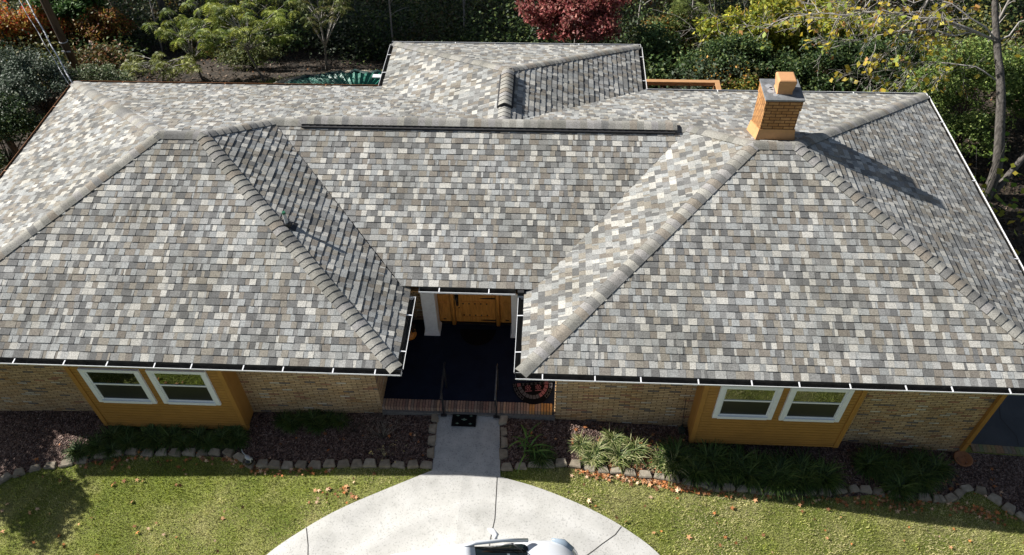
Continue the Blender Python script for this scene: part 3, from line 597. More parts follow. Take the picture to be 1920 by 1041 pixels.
rug = tag(halfmat(8.96, 1.36, .48, .62, math.radians(7), .179, 'half_round_doormat'), 'half round black doormat with pink and grey printed blocks, lying by the right porch wall', 'doormat')
m = MB(); m2 = MB()
def ring(mm, r0, r1, t0, t1, z=.0145):
    n = 4; ts = np.linspace(t0, t1, n); o = [(math.cos(t) * .48 * r1, -math.sin(t) * .62 * r1, z) for t in ts]; i_ = [(math.cos(t) * .48 * r0, -math.sin(t) * .62 * r0, z) for t in ts]
    mm.add(o + i_, [(j, j + 1, n + j + 1, n + j) for j in range(n - 1)])
for i in range(13):
    t0 = math.pi * (i + .08) / 13; t1 = math.pi * (i + .92) / 13; ring(m if i < 5 or i == 12 else m2, .60, .77, t0, t1)
for i in range(30):
    if 8 < i < 21: continue
    t0 = math.pi * (i + .15) / 30; ring(m2, .83, .86, t0, t0 + .07); ring(m2, .94, .97, t0, t0 + .07); ring(m2, .86, .94, t0, t0 + .02) if i % 2 else ring(m2, .86, .94, t0 + .05, t0 + .07)
for sx in (-1, 1):
    for a in range(7):
        t = a / 7 * 2 * math.pi; X, Y = sx * .12 + .055 * math.cos(t), -.15 + .055 * math.sin(t); m.box((X - .014, Y - .014, .0125), (X + .014, Y + .014, .0145))
    m.box((sx * .12 - .08, -.255, .0125), (sx * .12 + .08, -.235, .0145)); m.box((sx * .12 - .02, -.17, .0125), (sx * .12 + .02, -.13, .0145))
for i in range(8): X = -.36 + i * .1; (m if i > 5 else m2).box((X, -.075, .0125), (X + .07, -.068, .0145)); m2.box((X, -.03, .0125), (X + .07, -.022, .0145)); m2.box((X + .03, -.067, .0125), (X + .042, -.031, .0145))
m.build('pink_print', MAT['pink'], rug); m2.build('grey_print', MAT['greyprint'], rug)
tag(halfmat(7.55, 2.93, .45, .5, 0, .168, 'half_round_doormat'), 'plain dark half round mat in front of the wooden door', 'doormat')
t = tag(empty('doormat', (7.42, .36, .034), -.01), 'small black rectangular mat with pale green diamonds on the concrete walk', 'doormat')
m = MB(); m.box((-.28, -.18, 0), (.28, .18, .012)); m.build('backing', MAT['blackmat'], t); m = MB()
for (X, Y, s) in ((0, 0, 1.3), (-.15, .1, .8), (.15, .1, .8), (-.15, -.11, .8), (.15, -.11, .8)): m.add([(X - .06 * s, Y, .0135), (X, Y - .02 * s, .0135), (X + .06 * s, Y, .0135), (X, Y + .02 * s, .0135)], [(0, 1, 2, 3)]); m.add([(X - .02 * s, Y, .014), (X, Y - .035 * s, .014), (X + .02 * s, Y, .014), (X, Y + .035 * s, .014)], [(0, 1, 2, 3)])
m.build('diamond_print', simple('pale_green_print', (.16, .24, .18), .9), t)
# pumpkin pot
t = tag(empty('pumpkin', (5.87, 2.62, .166)), 'orange pumpkin with dark leafy top by the brick wall inside the porch', 'pumpkin'); m = MB(); V = []; n = 28; rg = 9
for i in range(rg):
    ph = math.pi * i / (rg - 1)
    for j in range(n):
        th = 2 * math.pi * j / n; r = .17 * math.sin(ph) * (1 + .09 * abs(math.cos(th * 4))) + .004; V.append((r * math.cos(th), r * math.sin(th), .15 - .15 * math.cos(ph)))
m.add(V, [(i * n + j, i * n + (j + 1) % n, (i + 1) * n + (j + 1) % n, (i + 1) * n + j) for i in range(rg - 1) for j in range(n)], 0, None, True); m.build('flesh', MAT['pumpkin'], t)
m = MB(); m.tube([(0, 0, .28), (.01, 0, .34), (.04, 0, .38)], [.02, .015, .018], 7); m.build('stem', MAT['darkbark'], t)
P = rng.normal(size=(120, 3)) * (.07, .07, .07) + (0, 0, .42); npobj('leaves', *leafquads(P, .1, .05, pal(120, [(.05, .015, .015), (.03, .03, .01)])), MAT['leaf'], t)
# garden ornament
t = tag(empty('garden_ornament', (2.72, -.86, float(gz(2.7)) + .13)), 'small pale animal figurine on a dark ball, on the left bed edging', 'ornament'); m = MB(); V = []
for i in range(7):
    ph = math.pi * i / 6
    for j in range(12): th = j / 12 * 2 * math.pi; V.append((.11 * math.sin(ph) * math.cos(th), .11 * math.sin(ph) * math.sin(th), .08 - .09 * math.cos(ph)))
m.add(V, [(i * 12 + j, i * 12 + (j + 1) % 12, (i + 1) * 12 + (j + 1) % 12, (i + 1) * 12 + j) for i in range(6) for j in range(12)], 0, None, True); m.build('ball', MAT['black'], t)
m = MB(); m.tube([(-.05, .06, .2), (-.02, .02, .22), (.05, -.02, .22), (.1, -.04, .2)], [.03, .05, .045, .03], 8); m.tube([(-.05, .06, .2), (-.12, .1, .26), (-.15, .16, .3)], [.015, .012, .008], 6)
for (a, b2) in ((-.03, .0), (0, .06), (.07, -.04), (.09, .02)): m.tube([(a, b2, .2), (a + .01, b2 - .03, .14)], .01, 5)
m.build('figurine', simple('pale_figurine', (.42, .44, .46), .5), t)
# dark rod with greenish base leaning at the wall, use unknown
t = tag(empty('garden_rod', (12.42, .46, float(gz(12.4)))), 'thin black rod with green box base at the brick wall', 'garden light'); m = MB(); m.tube([(0, 0, .0), (-.06, .04, 1.2)], .008, 5); m.build('rod', MAT['black'], t)
m = MB(); m.box((-.07, -.1, .01), (.07, .04, .09)); m.box((-.03, -.02, .09), (.03, .03, .16)); m.build('base', simple('green_box', (.05, .07, .05), .6), t)
# terracotta ring under the downspout
t = tag(empty('splash_pot', (18.98, .34, float(gz(18.98)))), 'round terracotta bowl under the ochre downspout at the right house corner', 'bowl'); m = MB(); n = 24; V = []
for (r, z) in ((.17, 0), (.21, .09), (.19, .095), (.13, .03)): V += [(r * math.cos(j / n * 2 * math.pi), r * math.sin(j / n * 2 * math.pi), z) for j in range(n)]
m.add(V, [(i * n + j, i * n + (j + 1) % n, (i + 1) * n + (j + 1) % n, (i + 1) * n + j) for i in range(3) for j in range(n)] + [tuple(range(3 * n, 4 * n))], 0, None, True); m.build('bowl', MAT['terracotta'], t)
# edging stones
def stone_mesh(seed):
    r = random.Random(seed); a, b, h = .145, .085, .13; bm = bmesh.new()
    pl = [(-a, -b), (a, -b), (a * .68, b), (-a * .68, b)]; pl = [(x + r.uniform(-.012, .012), y + r.uniform(-.012, .012)) for x, y in pl]
    lo = [bm.verts.new((x * 1.03, y * 1.03, -.1)) for x, y in pl]; hi = [bm.verts.new((x, y, h + r.uniform(-.008, .008))) for x, y in pl]
    bm.faces.new(hi); bm.faces.new(lo[::-1])
    for i in range(4): bm.faces.new((lo[i], lo[(i + 1) % 4], hi[(i + 1) % 4], hi[i]))
    bmesh.ops.bevel(bm, geom=bm.edges[:], offset=.014, segments=2, affect='EDGES'); bmesh.ops.recalc_face_normals(bm, faces=bm.faces)
    me = bpy.data.meshes.new('edging_stone'); bm.to_mesh(me); bm.free(); return me
k = NT('edging_concrete'); p = k.pos(); oi = k.n('ObjectInfo'); c = k.ramp(k.noise(9, 6, p), [(.3, (.22, .19, .14)), (.55, (.33, .29, .22)), (.75, (.42, .37, .29))])
c = k.mix(c, k.ramp(oi.outputs['Random'], [(0, (.75, .72, .7)), (1, (1.1, 1.1, 1.12))]), 1, 'MULTIPLY'); k.col(c); k.b.inputs['Roughness'].default_value = .95; k.bump(k.noise(50, 4, p), .6); MAT['stone'] = k.m
SM = [stone_mesh(i) for i in range(6)]
for me in SM: me.materials.append(MAT['stone'])
SL = [(-3.35, -1.75), (-3.12, -1.5), (-2.87, -1.27), (-2.6, -1.12), (-2.28, -1.0), (-1.95, -.93), (-1.6, -.87), (-1.25, -.79), (-.85, -.66), (-.5, -.58), (-.15, -.55), (.21, -.57), (.55, -.56), (.87, -.56), (1.2, -.56), (1.5, -.56), (1.81, -.55), (2.12, -.56), (2.42, -.67), (2.70, -.84), (2.99, -.85), (3.28, -.85), (3.57, -.85), (3.87, -.84), (4.19, -.83), (4.51, -.82), (4.82, -.82), (5.13, -.8), (5.44, -.8), (5.76, -.81), (6.07, -.81), (6.38, -.8), (6.68, -.80)]
SW = [(6.74, -.50), (6.72, -.19), (6.72, .13), (6.72, .42)]; SWR = [(8.32, .42), (8.34, .12), (8.36, -.18), (8.38, -.46)]
SR = [(8.46, -.78), (8.76, -.74), (9.06, -.68), (9.36, -.64), (9.66, -.61), (9.97, -.63), (10.27, -.69), (10.57, -.72), (10.86, -.72), (11.17, -.74), (11.5, -.78), (11.8, -.8), (12.09, -.84), (12.4, -.9), (12.7, -.93), (13.0, -.94), (13.3, -.94), (13.6, -.94), (13.9, -.94), (14.2, -.94), (14.5, -.93), (14.8, -.91), (15.1, -.89), (15.45, -.84), (15.8, -.76), (16.13, -.69), (16.42, -.68), (16.72, -.69), (17.05, -.72), (17.4, -.73), (17.74, -.72), (18.05, -.73), (18.33, -.71), (18.56, -.57), (18.8, -.41), (19.13, -.43), (19.39, -.62), (19.61, -.83), (19.84, -1.01), (20.1, -1.25)]
def stones(L, lab, grp, flip=0):
    for i, (x, y) in enumerate(L):
        a = L[max(i - 1, 0)]; b = L[min(i + 1, len(L) - 1)]; ang = math.atan2(b[1] - a[1], b[0] - a[0])
        if grp.endswith('walkway'): ang = math.pi / 2 * (-1 if x > 7.5 else 1); 
        o = bpy.data.objects.new('edging_stone', SM[(i * 5 + 1) % 6]); link(o); o.location = (x, y, float(gz(x)) - .035 + random.uniform(-.025, .02)); o.scale = (random.uniform(.9, 1.08), random.uniform(.85, 1.15), random.uniform(.8, 1.1)); o.rotation_euler = (random.uniform(-.09, .09), random.uniform(-.09, .09), ang + random.uniform(-.16, .16)); tag(o, lab, 'edging stone', grp)
stones(SL, 'tan concrete edging stone along the front of the left flower bed', 'edging stones of the left bed')
stones(SW, 'tan concrete edging stone on the left side of the walkway', 'edging stones left of the walkway'); stones(SWR, 'tan concrete edging stone on the right side of the walkway', 'edging stones right of the walkway')
stones(SR, 'tan concrete edging stone along the front of the right flower bed', 'edging stones of the right bed')
# brick border of the side drive
m = MB(); x = 19.32
while x < 23: z = float(gz(x)); m.box((x, .60 + random.uniform(-.01, .01), z - .05), (x + .085, .80, z + .03), 0, tuple(v * random.uniform(.7, 1.1) for v in (.30, .23, .14))); x += .095
tag(m.build('brick_border', MAT['chips']), 'row of tan bricks on edge bordering the dark side driveway', 'brick border')
# ------------------------------------------------------------------ plants in the beds
def liriope(seed, cols, n=330, L=.46):
    r = np.random.default_rng(seed); V = []; F = []; C = []; az = r.uniform(0, 2 * math.pi, n); el = r.uniform(.3, 1.35, n); ln = L * r.uniform(.6, 1.15, n); b0 = r.normal(size=(n, 2)) * .05; w_ = .013 * r.uniform(.7, 1.3, n)
    cc = pal(n, cols)
    for i in range(n):
        d = np.array([math.cos(az[i]), math.sin(az[i]), 0]); s_ = np.array([-d[1], d[0], 0]) * w_[i]; p = np.array([b0[i, 0], b0[i, 1], 0]); e = el[i]; b = len(V)
        for q in range(4):
            V += [p + s_ * (1 - q * .28), p - s_ * (1 - q * .28)]; st = ln[i] / 3; p = p + (d * math.cos(e) + np.array([0, 0, 1]) * math.sin(e)) * st; e -= .55
        for q in range(3): F.append((b + 2 * q, b + 2 * q + 1, b + 2 * q + 3, b + 2 * q + 2)); C.append(cc[i])
    return npmesh('liriope_blades', np.array(V), np.array(F), np.array(C), MAT['leaf'])
DG = [(.05, .105, .022), (.08, .14, .03), (.03, .06, .018), (.13, .19, .05)]; VG = [(.10, .15, .035), (.26, .30, .10), (.05, .09, .025), (.55, .54, .28)]
LM = [liriope(i, DG) for i in range(3)]; LV = [liriope(9 + i, VG, 200, .42) for i in range(2)]
def clumps(L, meshes, lab, grp, s0=1.):
    for i, (x, y) in enumerate(L):
        o = bpy.data.objects.new('grass_clump', meshes[i % len(meshes)]); link(o); s = s0 * random.uniform(.85, 1.2); o.scale = (s, s, s); o.location = (x, y, float(gz(x)) + .01); o.rotation_euler = (0, 0, random.uniform(0, 6)); tag(o, lab, 'grass clump', grp)
clumps([(-1.41, -.59), (-.99, -.45), (-.6, -.55), (-.76, -.2), (-.3, -.35), (.05, -.25), (.36, -.3), (.7, -.2), (1.0, -.35), (1.34, -.2), (1.6, -.33), (1.9, -.22), (2.25, -.25), (.2, -.1), (-.45, -.05), (2.1, -.05)], LM, 'dark green strap-leaved clump in the left bed below the bay', 'dark clumps below the left bay', .8)
clumps([(3.2, .30), (3.55, .33), (3.9, .31), (4.25, .33), (4.55, .27), (3.4, .18), (4.05, .16)], LM, 'dark green strap-leaved clump against the brick wall left of the porch', 'dark clumps against the left wall', .7)
clumps([(12.48, -.41), (12.98, -.33), (13.59, -.34), (13.06, -.63), (14.07, -.37), (13.77, -.63), (14.52, -.43), (15.03, -.41), (14.23, -.72), (14.94, -.68), (15.47, -.53), (12.6, -.68), (13.4, -.55), (14.5, -.66), (12.2, -.3)], LM, 'dark green strap-leaved clump in the shade below the right bay', 'dark clumps below the right bay', 1.1)
clumps([(16.84, .03), (17.32, -.05), (17.88, .12), (18.21, .0), (17.34, -.38), (17.15, -.6), (17.6, -.2), (17.0, -.25), (16.6, -.1), (17.8, -.3)], LM, 'dark green strap-leaved clump near the right house corner', 'dark clumps near the right corner', 1.05)
clumps([(10.11, -.15), (10.46, -.29), (10.84, .02), (10.94, -.39), (11.3, -.23), (10.34, -.5), (11.88, -.46), (12.11, -.57)], LV, 'sunlit yellow-green variegated clump in the right bed', 'variegated clumps in the right bed', 1.)
t = tag(empty('lily_plant', (8.95, -.25, float(gz(8.95)) + .01)), 'bright green lily with broad arching strap leaves beside the walkway', 'plant')
V = []; F = []; C = []
for i in range(16):
    a = random.uniform(0, 6.28); d = np.array([math.cos(a), math.sin(a), 0]); s_ = np.array([-d[1], d[0], 0]) * .018; p = np.array([random.uniform(-.15, .15), random.uniform(-.2, .3), 0.]); e = random.uniform(1.0, 1.4); b = len(V); ln = random.uniform(.5, .8)
    for q in range(7): ww = (1, 1.1, 1.1, 1, .8, .5, .05)[q]; V += [p + s_ * ww, p - s_ * ww]; p = p + (d * math.cos(e) + np.array([0, 0, 1]) * math.sin(e)) * ln / 6; e -= random.uniform(.3, .6)
    c = pal(1, [(.10, .20, .04), (.16, .28, .06)])[0]
    for q in range(6): F.append((b + 2 * q, b + 2 * q + 1, b + 2 * q + 3, b + 2 * q + 2)); C.append(c)
npobj('leaf', np.array(V), np.array(F), np.array(C), MAT['leaf'], t)
o = bpy.data.objects.new('leaf', LM[0]); link(o, t); o.location = (.25, -.25, 0); o.scale = (.9, .9, .7)
# dry stalks in the left bed near the walk
def bare_shrub(name, loc, lab, n, h, mat, cat='shrub', spread=1.):
    m = MB()
    for i in range(n):
        a = random.uniform(0, 6.28); r = random.uniform(.3, 1) * spread; p = Vector((0, 0, 0)); pts = [p.copy()]; d = Vector((math.cos(a) * r, math.sin(a) * r, 1)).normalized()
        for q in range(4): p = p + d * h / 4; pts.append(p.copy()); d = (d + Vector((random.uniform(-.4, .4), random.uniform(-.4, .4), -.12))).normalized()
        m.tube(pts, [.006, .005, .004, .003, .002], 3)
    t = tag(empty(name, loc), lab, cat); m.build('twigs', mat, t); return t
t = bare_shrub('bare_shrub', (5.6, -.1, float(gz(5.6))), 'leafless twiggy shrub in the left bed beside the walkway', 34, .75, MAT['bark'])
bare_shrub('bare_shrub', (4.9, .05, float(gz(4.9))), 'low spray of dry brown stalks in the left bed near the porch corner', 30, .5, MAT['darkbark'])
tt = tag(empty('seedling_shrub', (5.75, -.62, float(gz(5.75)))), 'small shrub with pale yellow leaves by the left bed edging', 'shrub'); P = rng.normal(size=(30, 3)) * (.22, .1, .08) + (0, 0, .25); npobj('leaves', *leafquads(P, .06, .05, pal(30, [(.4, .33, .14), (.32, .28, .16)])), MAT['leaf'], tt)
m = MB(); [m.tube([(0, 0, 0), tuple(q * .6), tuple(q)], .004, 3) for q in P[::3]]; m.build('stem', MAT['bark'], tt)
# grass, mulch chips, fallen leaves (uncountable)
def inpoly(X, Y, poly):
    r = np.zeros(len(X), bool); n = len(poly); j = n - 1
    for i in range(n):
        (xi, yi), (xj, yj) = poly[i], poly[j]; c = ((yi > Y) != (yj > Y)) & (X < (xj - xi) * (Y - yi) / (yj - yi + 1e-12) + xi); r ^= c; j = i
    return r
def vnoise(X, Y, cell, seed):
    r = np.random.default_rng(seed); T = r.random((257, 257)); u, v = (X + 50) / cell, (Y + 50) / cell; i, j = np.floor(u).astype(int), np.floor(v).astype(int); fu, fv = u - i, v - j; i, j = i % 256, j % 256
    return (T[i, j] * (1 - fu) + T[i + 1, j] * fu) * (1 - fv) + (T[i, j + 1] * (1 - fu) + T[i + 1, j + 1] * fu) * fv
N = 190000; X = rng.uniform(-6.5, 22, N); Y = rng.uniform(-4.2, -.35, N); ok = ~(inpoly(X, Y, BEDL) | inpoly(X, Y, BEDR) | inpoly(X, Y, DRV) | inpoly(X, Y, WALK)); X, Y = X[ok], Y[ok]; n = len(X)
def smooth_noise(X, Y, f, seed):
    r = np.random.default_rng(seed); v = 0
    for i in range(6): a, b, c = r.uniform(-f, f), r.uniform(-f, f), r.uniform(0, 6); v = v + np.sin(a * X + b * Y + c)
    return v / 6
az = rng.uniform(0, 2 * math.pi, n); h = rng.uniform(.012, .05, n) * (.5 + 1.1 * vnoise(X, Y, .09, 5)); ln = rng.uniform(.01, .045, n); wd = .006 + .004 * rng.random(n); Z = gz(X)
a = np.stack([np.cos(az), np.sin(az)], 1); b = np.stack([-np.sin(az), np.cos(az)], 1)
V = np.empty((n, 3, 3)); V[:, 0, :2] = np.c_[X, Y] + b * wd[:, None]; V[:, 1, :2] = np.c_[X, Y] - b * wd[:, None]; V[:, 2, :2] = np.c_[X, Y] + a * ln[:, None]; V[:, 0, 2] = V[:, 1, 2] = Z - .002; V[:, 2, 2] = Z + h
gm = np.clip(smooth_noise(X, Y, 2.5, 1) * 1.2 + .5 + smooth_noise(X, Y, 7, 2) * .5, 0, 1); gm = np.clip(gm + .7 * (vnoise(X, Y, .8, 9) - .5), 0, 1); dry = np.clip(gm + rng.normal(size=n) * .25 + (X > 9) * .3 - (X < 3) * .12 + (np.abs(X - 4.5) < 1.2) * .1, 0, 1)[:, None]
C = np.array([[.25, .29, .04]]) * (1 - dry) + np.array([[.50, .46, .23]]) * dry; C = 1.25 * C * rng.uniform(.5, 1.25, (n, 1)) * (.62 + .76 * vnoise(X, Y, .09, 5) * (.5 + vnoise(X, Y, .35, 6)))[:, None]
tag(npobj('grass', V.reshape(-1, 3), np.arange(3 * n).reshape(-1, 3), C, MAT['leaf2']), 'short sunlit autumn lawn grass, green and straw coloured', 'grass', kind='stuff')
N = 42000; X = rng.uniform(-6, 21, N); Y = rng.uniform(-2.2, .5, N); ok = inpoly(X, Y, BEDL) | inpoly(X, Y, BEDR); X, Y = X[ok], Y[ok]; P = np.c_[X, Y, gz(X) + .015 + .02 * rng.random(len(X))]
tag(npobj('mulch_chips', *leafquads(P, .05, .018, pal(len(P), [(.08, .04, .033), (.18, .105, .085), (.42, .32, .27), (.04, .022, .02)], [4, 4, 2, 4]), .0), MAT['chips']), 'loose dark bark chips on the flower beds', 'mulch', kind='stuff')
OR = [(.50, .19, .06), (.40, .15, .05), (.58, .31, .15), (.30, .13, .06), (.24, .11, .05), (.62, .42, .27)]
def along(L, n, sy, off): i = rng.integers(0, len(L) - 1, n); t = rng.random(n)[:, None]; L = np.array(L); return L[i] * (1 - t) + L[i + 1] * t + rng.normal(size=(n, 2)) * (.1, sy) + (0, off)
Q = np.vstack([along([(10.0, -.78), (11, -.86), (12.2, -1.0), (12.6, -1.05)], 260, .06, 0), along([(10.6, -.5), (12.2, -.6)], 260, .14, .05), along([(12.6, -1.05), (15.5, -1.02), (17.5, -.9)], 150, .09, 0), along([(16.5, -.9), (18.4, -.88), (19.6, -1.1)], 100, .1, 0), along([(10.0, .0), (12.2, -.1)], 60, .15, .0),
    along([(17, -.5), (18.6, -.3)], 60, .15, .05), along([(-1.2, -.9), (-.2, -.75), (2.2, -.72), (3, -1.0), (4.5, -1.0)], 130, .06, 0), along([(0, -.4), (2, -.4)], 40, .1, 0), along([(4.4, -1.6), (5.2, -1.5)], 25, .15, 0), along([(-3, -1.2), (7, -.3)], 60, .4, .1), along([(9, 0), (20, 0)], 90, .35, -.1),
    np.c_[rng.uniform(-4.5, 4, 55), rng.uniform(-3.3, -1, 55)], np.c_[rng.uniform(9, 21, 85), rng.uniform(-3.3, -1.1, 85)], np.c_[rng.uniform(6.9, 8.2, 5), rng.uniform(-.9, .5, 5)], np.array([[6.35, -1.35], [6.5, -1.4], [7.05, .5], [7.6, .52], [7.66, .5]])])
Q = Q[Q[:, 1] < .5]; ind = inpoly(Q[:, 0], Q[:, 1], DRV) | inpoly(Q[:, 0], Q[:, 1], WALK); P = np.c_[Q, gz(Q[:, 0]) + .035 + .02 * rng.random(len(Q))]
P = P[~ind | (rng.random(len(P)) < .15)]
tag(npobj('fallen_leaves', *star_leaves(P, .058, pal(len(P), OR, jit=.3)), MAT['litter']), 'scattered orange-brown fallen leaves on the front lawn and beds', 'fallen leaves', kind='stuff')
# ------------------------------------------------------------------ car
car = tag(empty('parked_car', (8.45, -3.87, .03), math.radians(12)), 'white car with dark sunroof parked on the concrete drive at the bottom edge', 'car')
def loft(stations, n_mat, name, mats, parent=car, sub=2):
    m = MB(); n = len(stations[0][1]); V = []
    for x, pr in stations:
        V += [(x, y, z) for y, z in pr] + [(x, -y, z) for y, z in pr[::-1]]
    n2 = 2 * n; L = len(stations)
    m.add(V, [(i * n2 + j, i * n2 + (j + 1) % n2, (i + 1) * n2 + (j + 1) % n2, (i + 1) * n2 + j) for i in range(L - 1) for j in range(n2)] + [tuple(range(n2))[::-1], tuple((L - 1) * n2 + j for j in range(n2))], 0, None, True)
    o = m.build(name, mats, parent); s = o.modifiers.new('s', 'SUBSURF'); s.levels = sub; s.render_levels = sub; return o
def bp(wd, zt, crown, zs=.28): return [(.001, zt), (wd * .5, zt - crown * .3), (wd * .86, zt - crown), (wd * .98, zt - crown - .12), (wd, .62 if zt > .75 else zt * .75), (wd * .96, .4), (wd * .9, zs), (.001, zs - .02)]
loft([(-2.75, bp(.70, .72, .05, .4)), (-2.68, bp(.82, .95, .05)), (-2.4, bp(.89, 1.02, .05)), (-1.2, bp(.92, 1.03, .05)), (0, bp(.92, 1.02, .05)), (.55, bp(.91, 1.03, .06)), (.95, bp(.90, .99, .08)), (1.3, bp(.88, .92, .10)), (1.52, bp(.82, .80, .12)), (1.66, bp(.72, .66, .10, .32)), (1.72, bp(.60, .55, .06, .36))], 0, 'body', MAT['car'])
def rp(wb, wt, zb, zt): return [(.001, zt), (wt * .6, zt - .015), (wt * .92, zt - .05), (wt, zt - .10), ((wb + wt) / 2, (zb + zt) / 2 - .03), (wb, zb), (.001, zb)]
loft([(-2.55, rp(.74, .66, .98, 1.08)), (-2.2, rp(.80, .68, .98, 1.46)), (-1.7, rp(.82, .68, .98, 1.55)), (-.8, rp(.83, .68, .98, 1.58)), (-.35, rp(.83, .67, .98, 1.54)), (-.25, rp(.83, .66, .98, 1.50)), (.62, rp(.80, .72, .98, 1.02)), (.75, rp(.78, .72, .96, 1.0))], 0, 'cabin_glass', MAT['carglass'])
m = MB()   # roof skin
xs = np.linspace(-2.3, -.3, 12); ys = np.linspace(-.715, .715, 13)
zr = lambda x, y: 1.60 - .05 * (y / .7) ** 4 - .02 * (y / .7) ** 2 - (.09 * max(0, (x + .75) / .45) ** 2) - .14 * max(0, (-1.7 - x) / .6) ** 2
V = [(x, y, zr(x, y)) for x in xs for y in ys]; m.add(V, [(i * 13 + j, (i + 1) * 13 + j, (i + 1) * 13 + j + 1, i * 13 + j + 1) for i in range(11) for j in range(12)], 0, None, True)
o = m.build('roof_panel', MAT['car'], car); s = o.modifiers.new('s', 'SOLIDIFY'); s.thickness = .03
m = MB(); m.add([(x, y, zr(x, y) + .006) for x in np.linspace(-1.35, -.62, 5) for y in np.linspace(-.42, .42, 5)], [(i * 5 + j, (i + 1) * 5 + j, (i + 1) * 5 + j + 1, i * 5 + j + 1) for i in range(4) for j in range(4)], 0, None, True); m.build('sunroof', MAT['carglass'], car)
for s in (-1, 1):
    m = MB(); m.tube([(.72, s * .80, 1.0), (.25, s * .76, 1.25), (-.28, s * .68, 1.50), (-.5, s * .66, 1.52)], [.04, .035, .04, .02], 8); m.build('pillar', MAT['car'], car)
    m = MB(); m.tube([(.13, s * .84, 1.03), (.13, s * .94, 1.05)], .03, 8); m.tube([(.10, s * .90, 1.06), (.14, s * .96, 1.08), (.08, s * 1.06, 1.09), (.0, s * 1.12, 1.08)], [.035, .06, .055, .02], 10); m.build('mirror', MAT['car'], car)
    m = MB(); m.tube([(1.2, s * .83, .80), (1.42, s * .76, .745), (1.58, s * .62, .67)], [.03, .065, .05], 10); m.build('headlight', MAT['lens'], car)
    for wx in (.95, -1.85):
        w_ = MB(); w_.tube([(wx, s * .74, .31), (wx, s * .93, .31)], .33, 24); wo = w_.build('wheel', MAT['rubber'], car); w_ = MB(); w_.tube([(wx, s * .90, .31), (wx, s * .935, .31)], .22, 16); w_.build('rim', MAT['chrome'], wo)
m = MB(); m.add([(.0, .05, 1.385), (.18, -.06, 1.30), (.18, -.26, 1.30), (.0, -.30, 1.385), (-.09, -.13, 1.43)], [(0, 1, 2, 3, 4)]); m.v = [(a, b + .35, c + .02) for a, b, c in m.v]; m.build('windscreen_paper', simple('pale_paper', (.30, .34, .30), .6), car)
m = MB()
for i, dx in enumerate((0, .07)): m.add([(.28 + dx, .50 - i * .04, 1.245 - dx * .55), (.33 + dx, .50 - i * .04, 1.215 - dx * .55), (.33 + dx, .42 - i * .04, 1.215 - dx * .55), (.28 + dx, .42 - i * .04, 1.245 - dx * .55)], [(0, 1, 2, 3)])
m.build('windscreen_sticker', simple('sticker', (.5, .55, .55), .5), car)
for y_ in (-.35, .3):
    m = MB(); m.tube([(.72, y_, 1.03), (.55, y_ + .3, 1.10), (.4, y_ + .5 if y_ < 0 else y_ + .42, 1.17)], .01, 5); m.build('wiper', MAT['black'], car)

# ------------------------------------------------------------------ behind the house
def tree_obj(name, lab, cat, loc, group=None): return tag(empty(name, loc), lab, cat, group)
def curve(a, b, bend, n=5):
    a, b = Vector(a), Vector(b); mid = (a + b) / 2 + Vector(bend); return [(a * (1 - t) ** 2 + mid * 2 * t * (1 - t) + b * t * t) for t in np.linspace(0, 1, n)]
def crown(parent, centers, per, spread, size, cols, wts=None, mat='leaf', name='crown', droop=.3, flat=.7, jit=.3, aspect=.6):
    P = []; C = []
    for c in centers:
        n = int(per * random.uniform(.7, 1.3)); s = spread * random.uniform(.7, 1.25); d = rng.normal(size=(n, 3)); d = unit(d) * (rng.random((n, 1)) ** .45) * s; d[:, 2] *= flat
        P.append(d + np.array(c)); C.append(pal(n, cols, wts, jit) * random.uniform(.75, 1.2))
    P = np.vstack(P); C = np.vstack(C); return npobj(name, *leafquads(P, size, size * aspect, C, droop), MAT[mat], parent)
def limbs(parent, base, centers, r0, mat, name='branch', fork=None, nn=4):
    m = MB(); fork = Vector(fork)
    for c in centers:
        b = fork + Vector((random.uniform(-.1, .1), random.uniform(-.1, .1), random.uniform(-.5, .3))) * .5; pts = curve(b, c, (random.uniform(-.3, .3), random.uniform(-.3, .3), random.uniform(-.2, .4)), 5); m.tube(pts, [r0 * (1 - .2 * i) for i in range(5)], nn)
        for k_ in range(3):
            q = pts[2 + k_ % 2]; e = Vector(c) + Vector([random.uniform(-.5, .5) for _ in range(3)]); m.tube(curve(q, e, (0, 0, .1), 4), [r0 * .45, r0 * .3, r0 * .2, r0 * .08], 3)
    return m.build(name, mat, parent)
def fullname_tree(kind, lab, cat, base, trunk, ncl, cr, cen, cols, wts=None, per=260, spread=.6, size=.13, barkm='bark', r=.12, group=None, mat='leaf', flat=.75, droop=.3, shell=.35):
    """base (x,y); trunk = list of 3D points relative to base ground; cen = crown centre rel., cr = crown radii"""
    z = float(gz(*base)); t = tree_obj(kind, lab, cat, (base[0], base[1], z), group); m = MB(); k_ = len(trunk); m.tube(arc(trunk, 4), [r * (1 - .6 * i / (4 * (k_ - 1))) for i in range(4 * (k_ - 1) + 1)], 9); m.build('trunk', MAT[barkm], t)
    cs = []
    for i in range(ncl):
        d = unit(rng.normal(size=3)) * (shell + (1 - shell) * random.random()); cs.append(tuple(np.array(cen) + d * np.array(cr)))
    limbs(t, None, cs[:min(ncl, 18)], r * .38, MAT[barkm], fork=trunk[-1]); crown(t, cs, per, spread, size, cols, wts, mat, flat=flat, droop=droop); return t
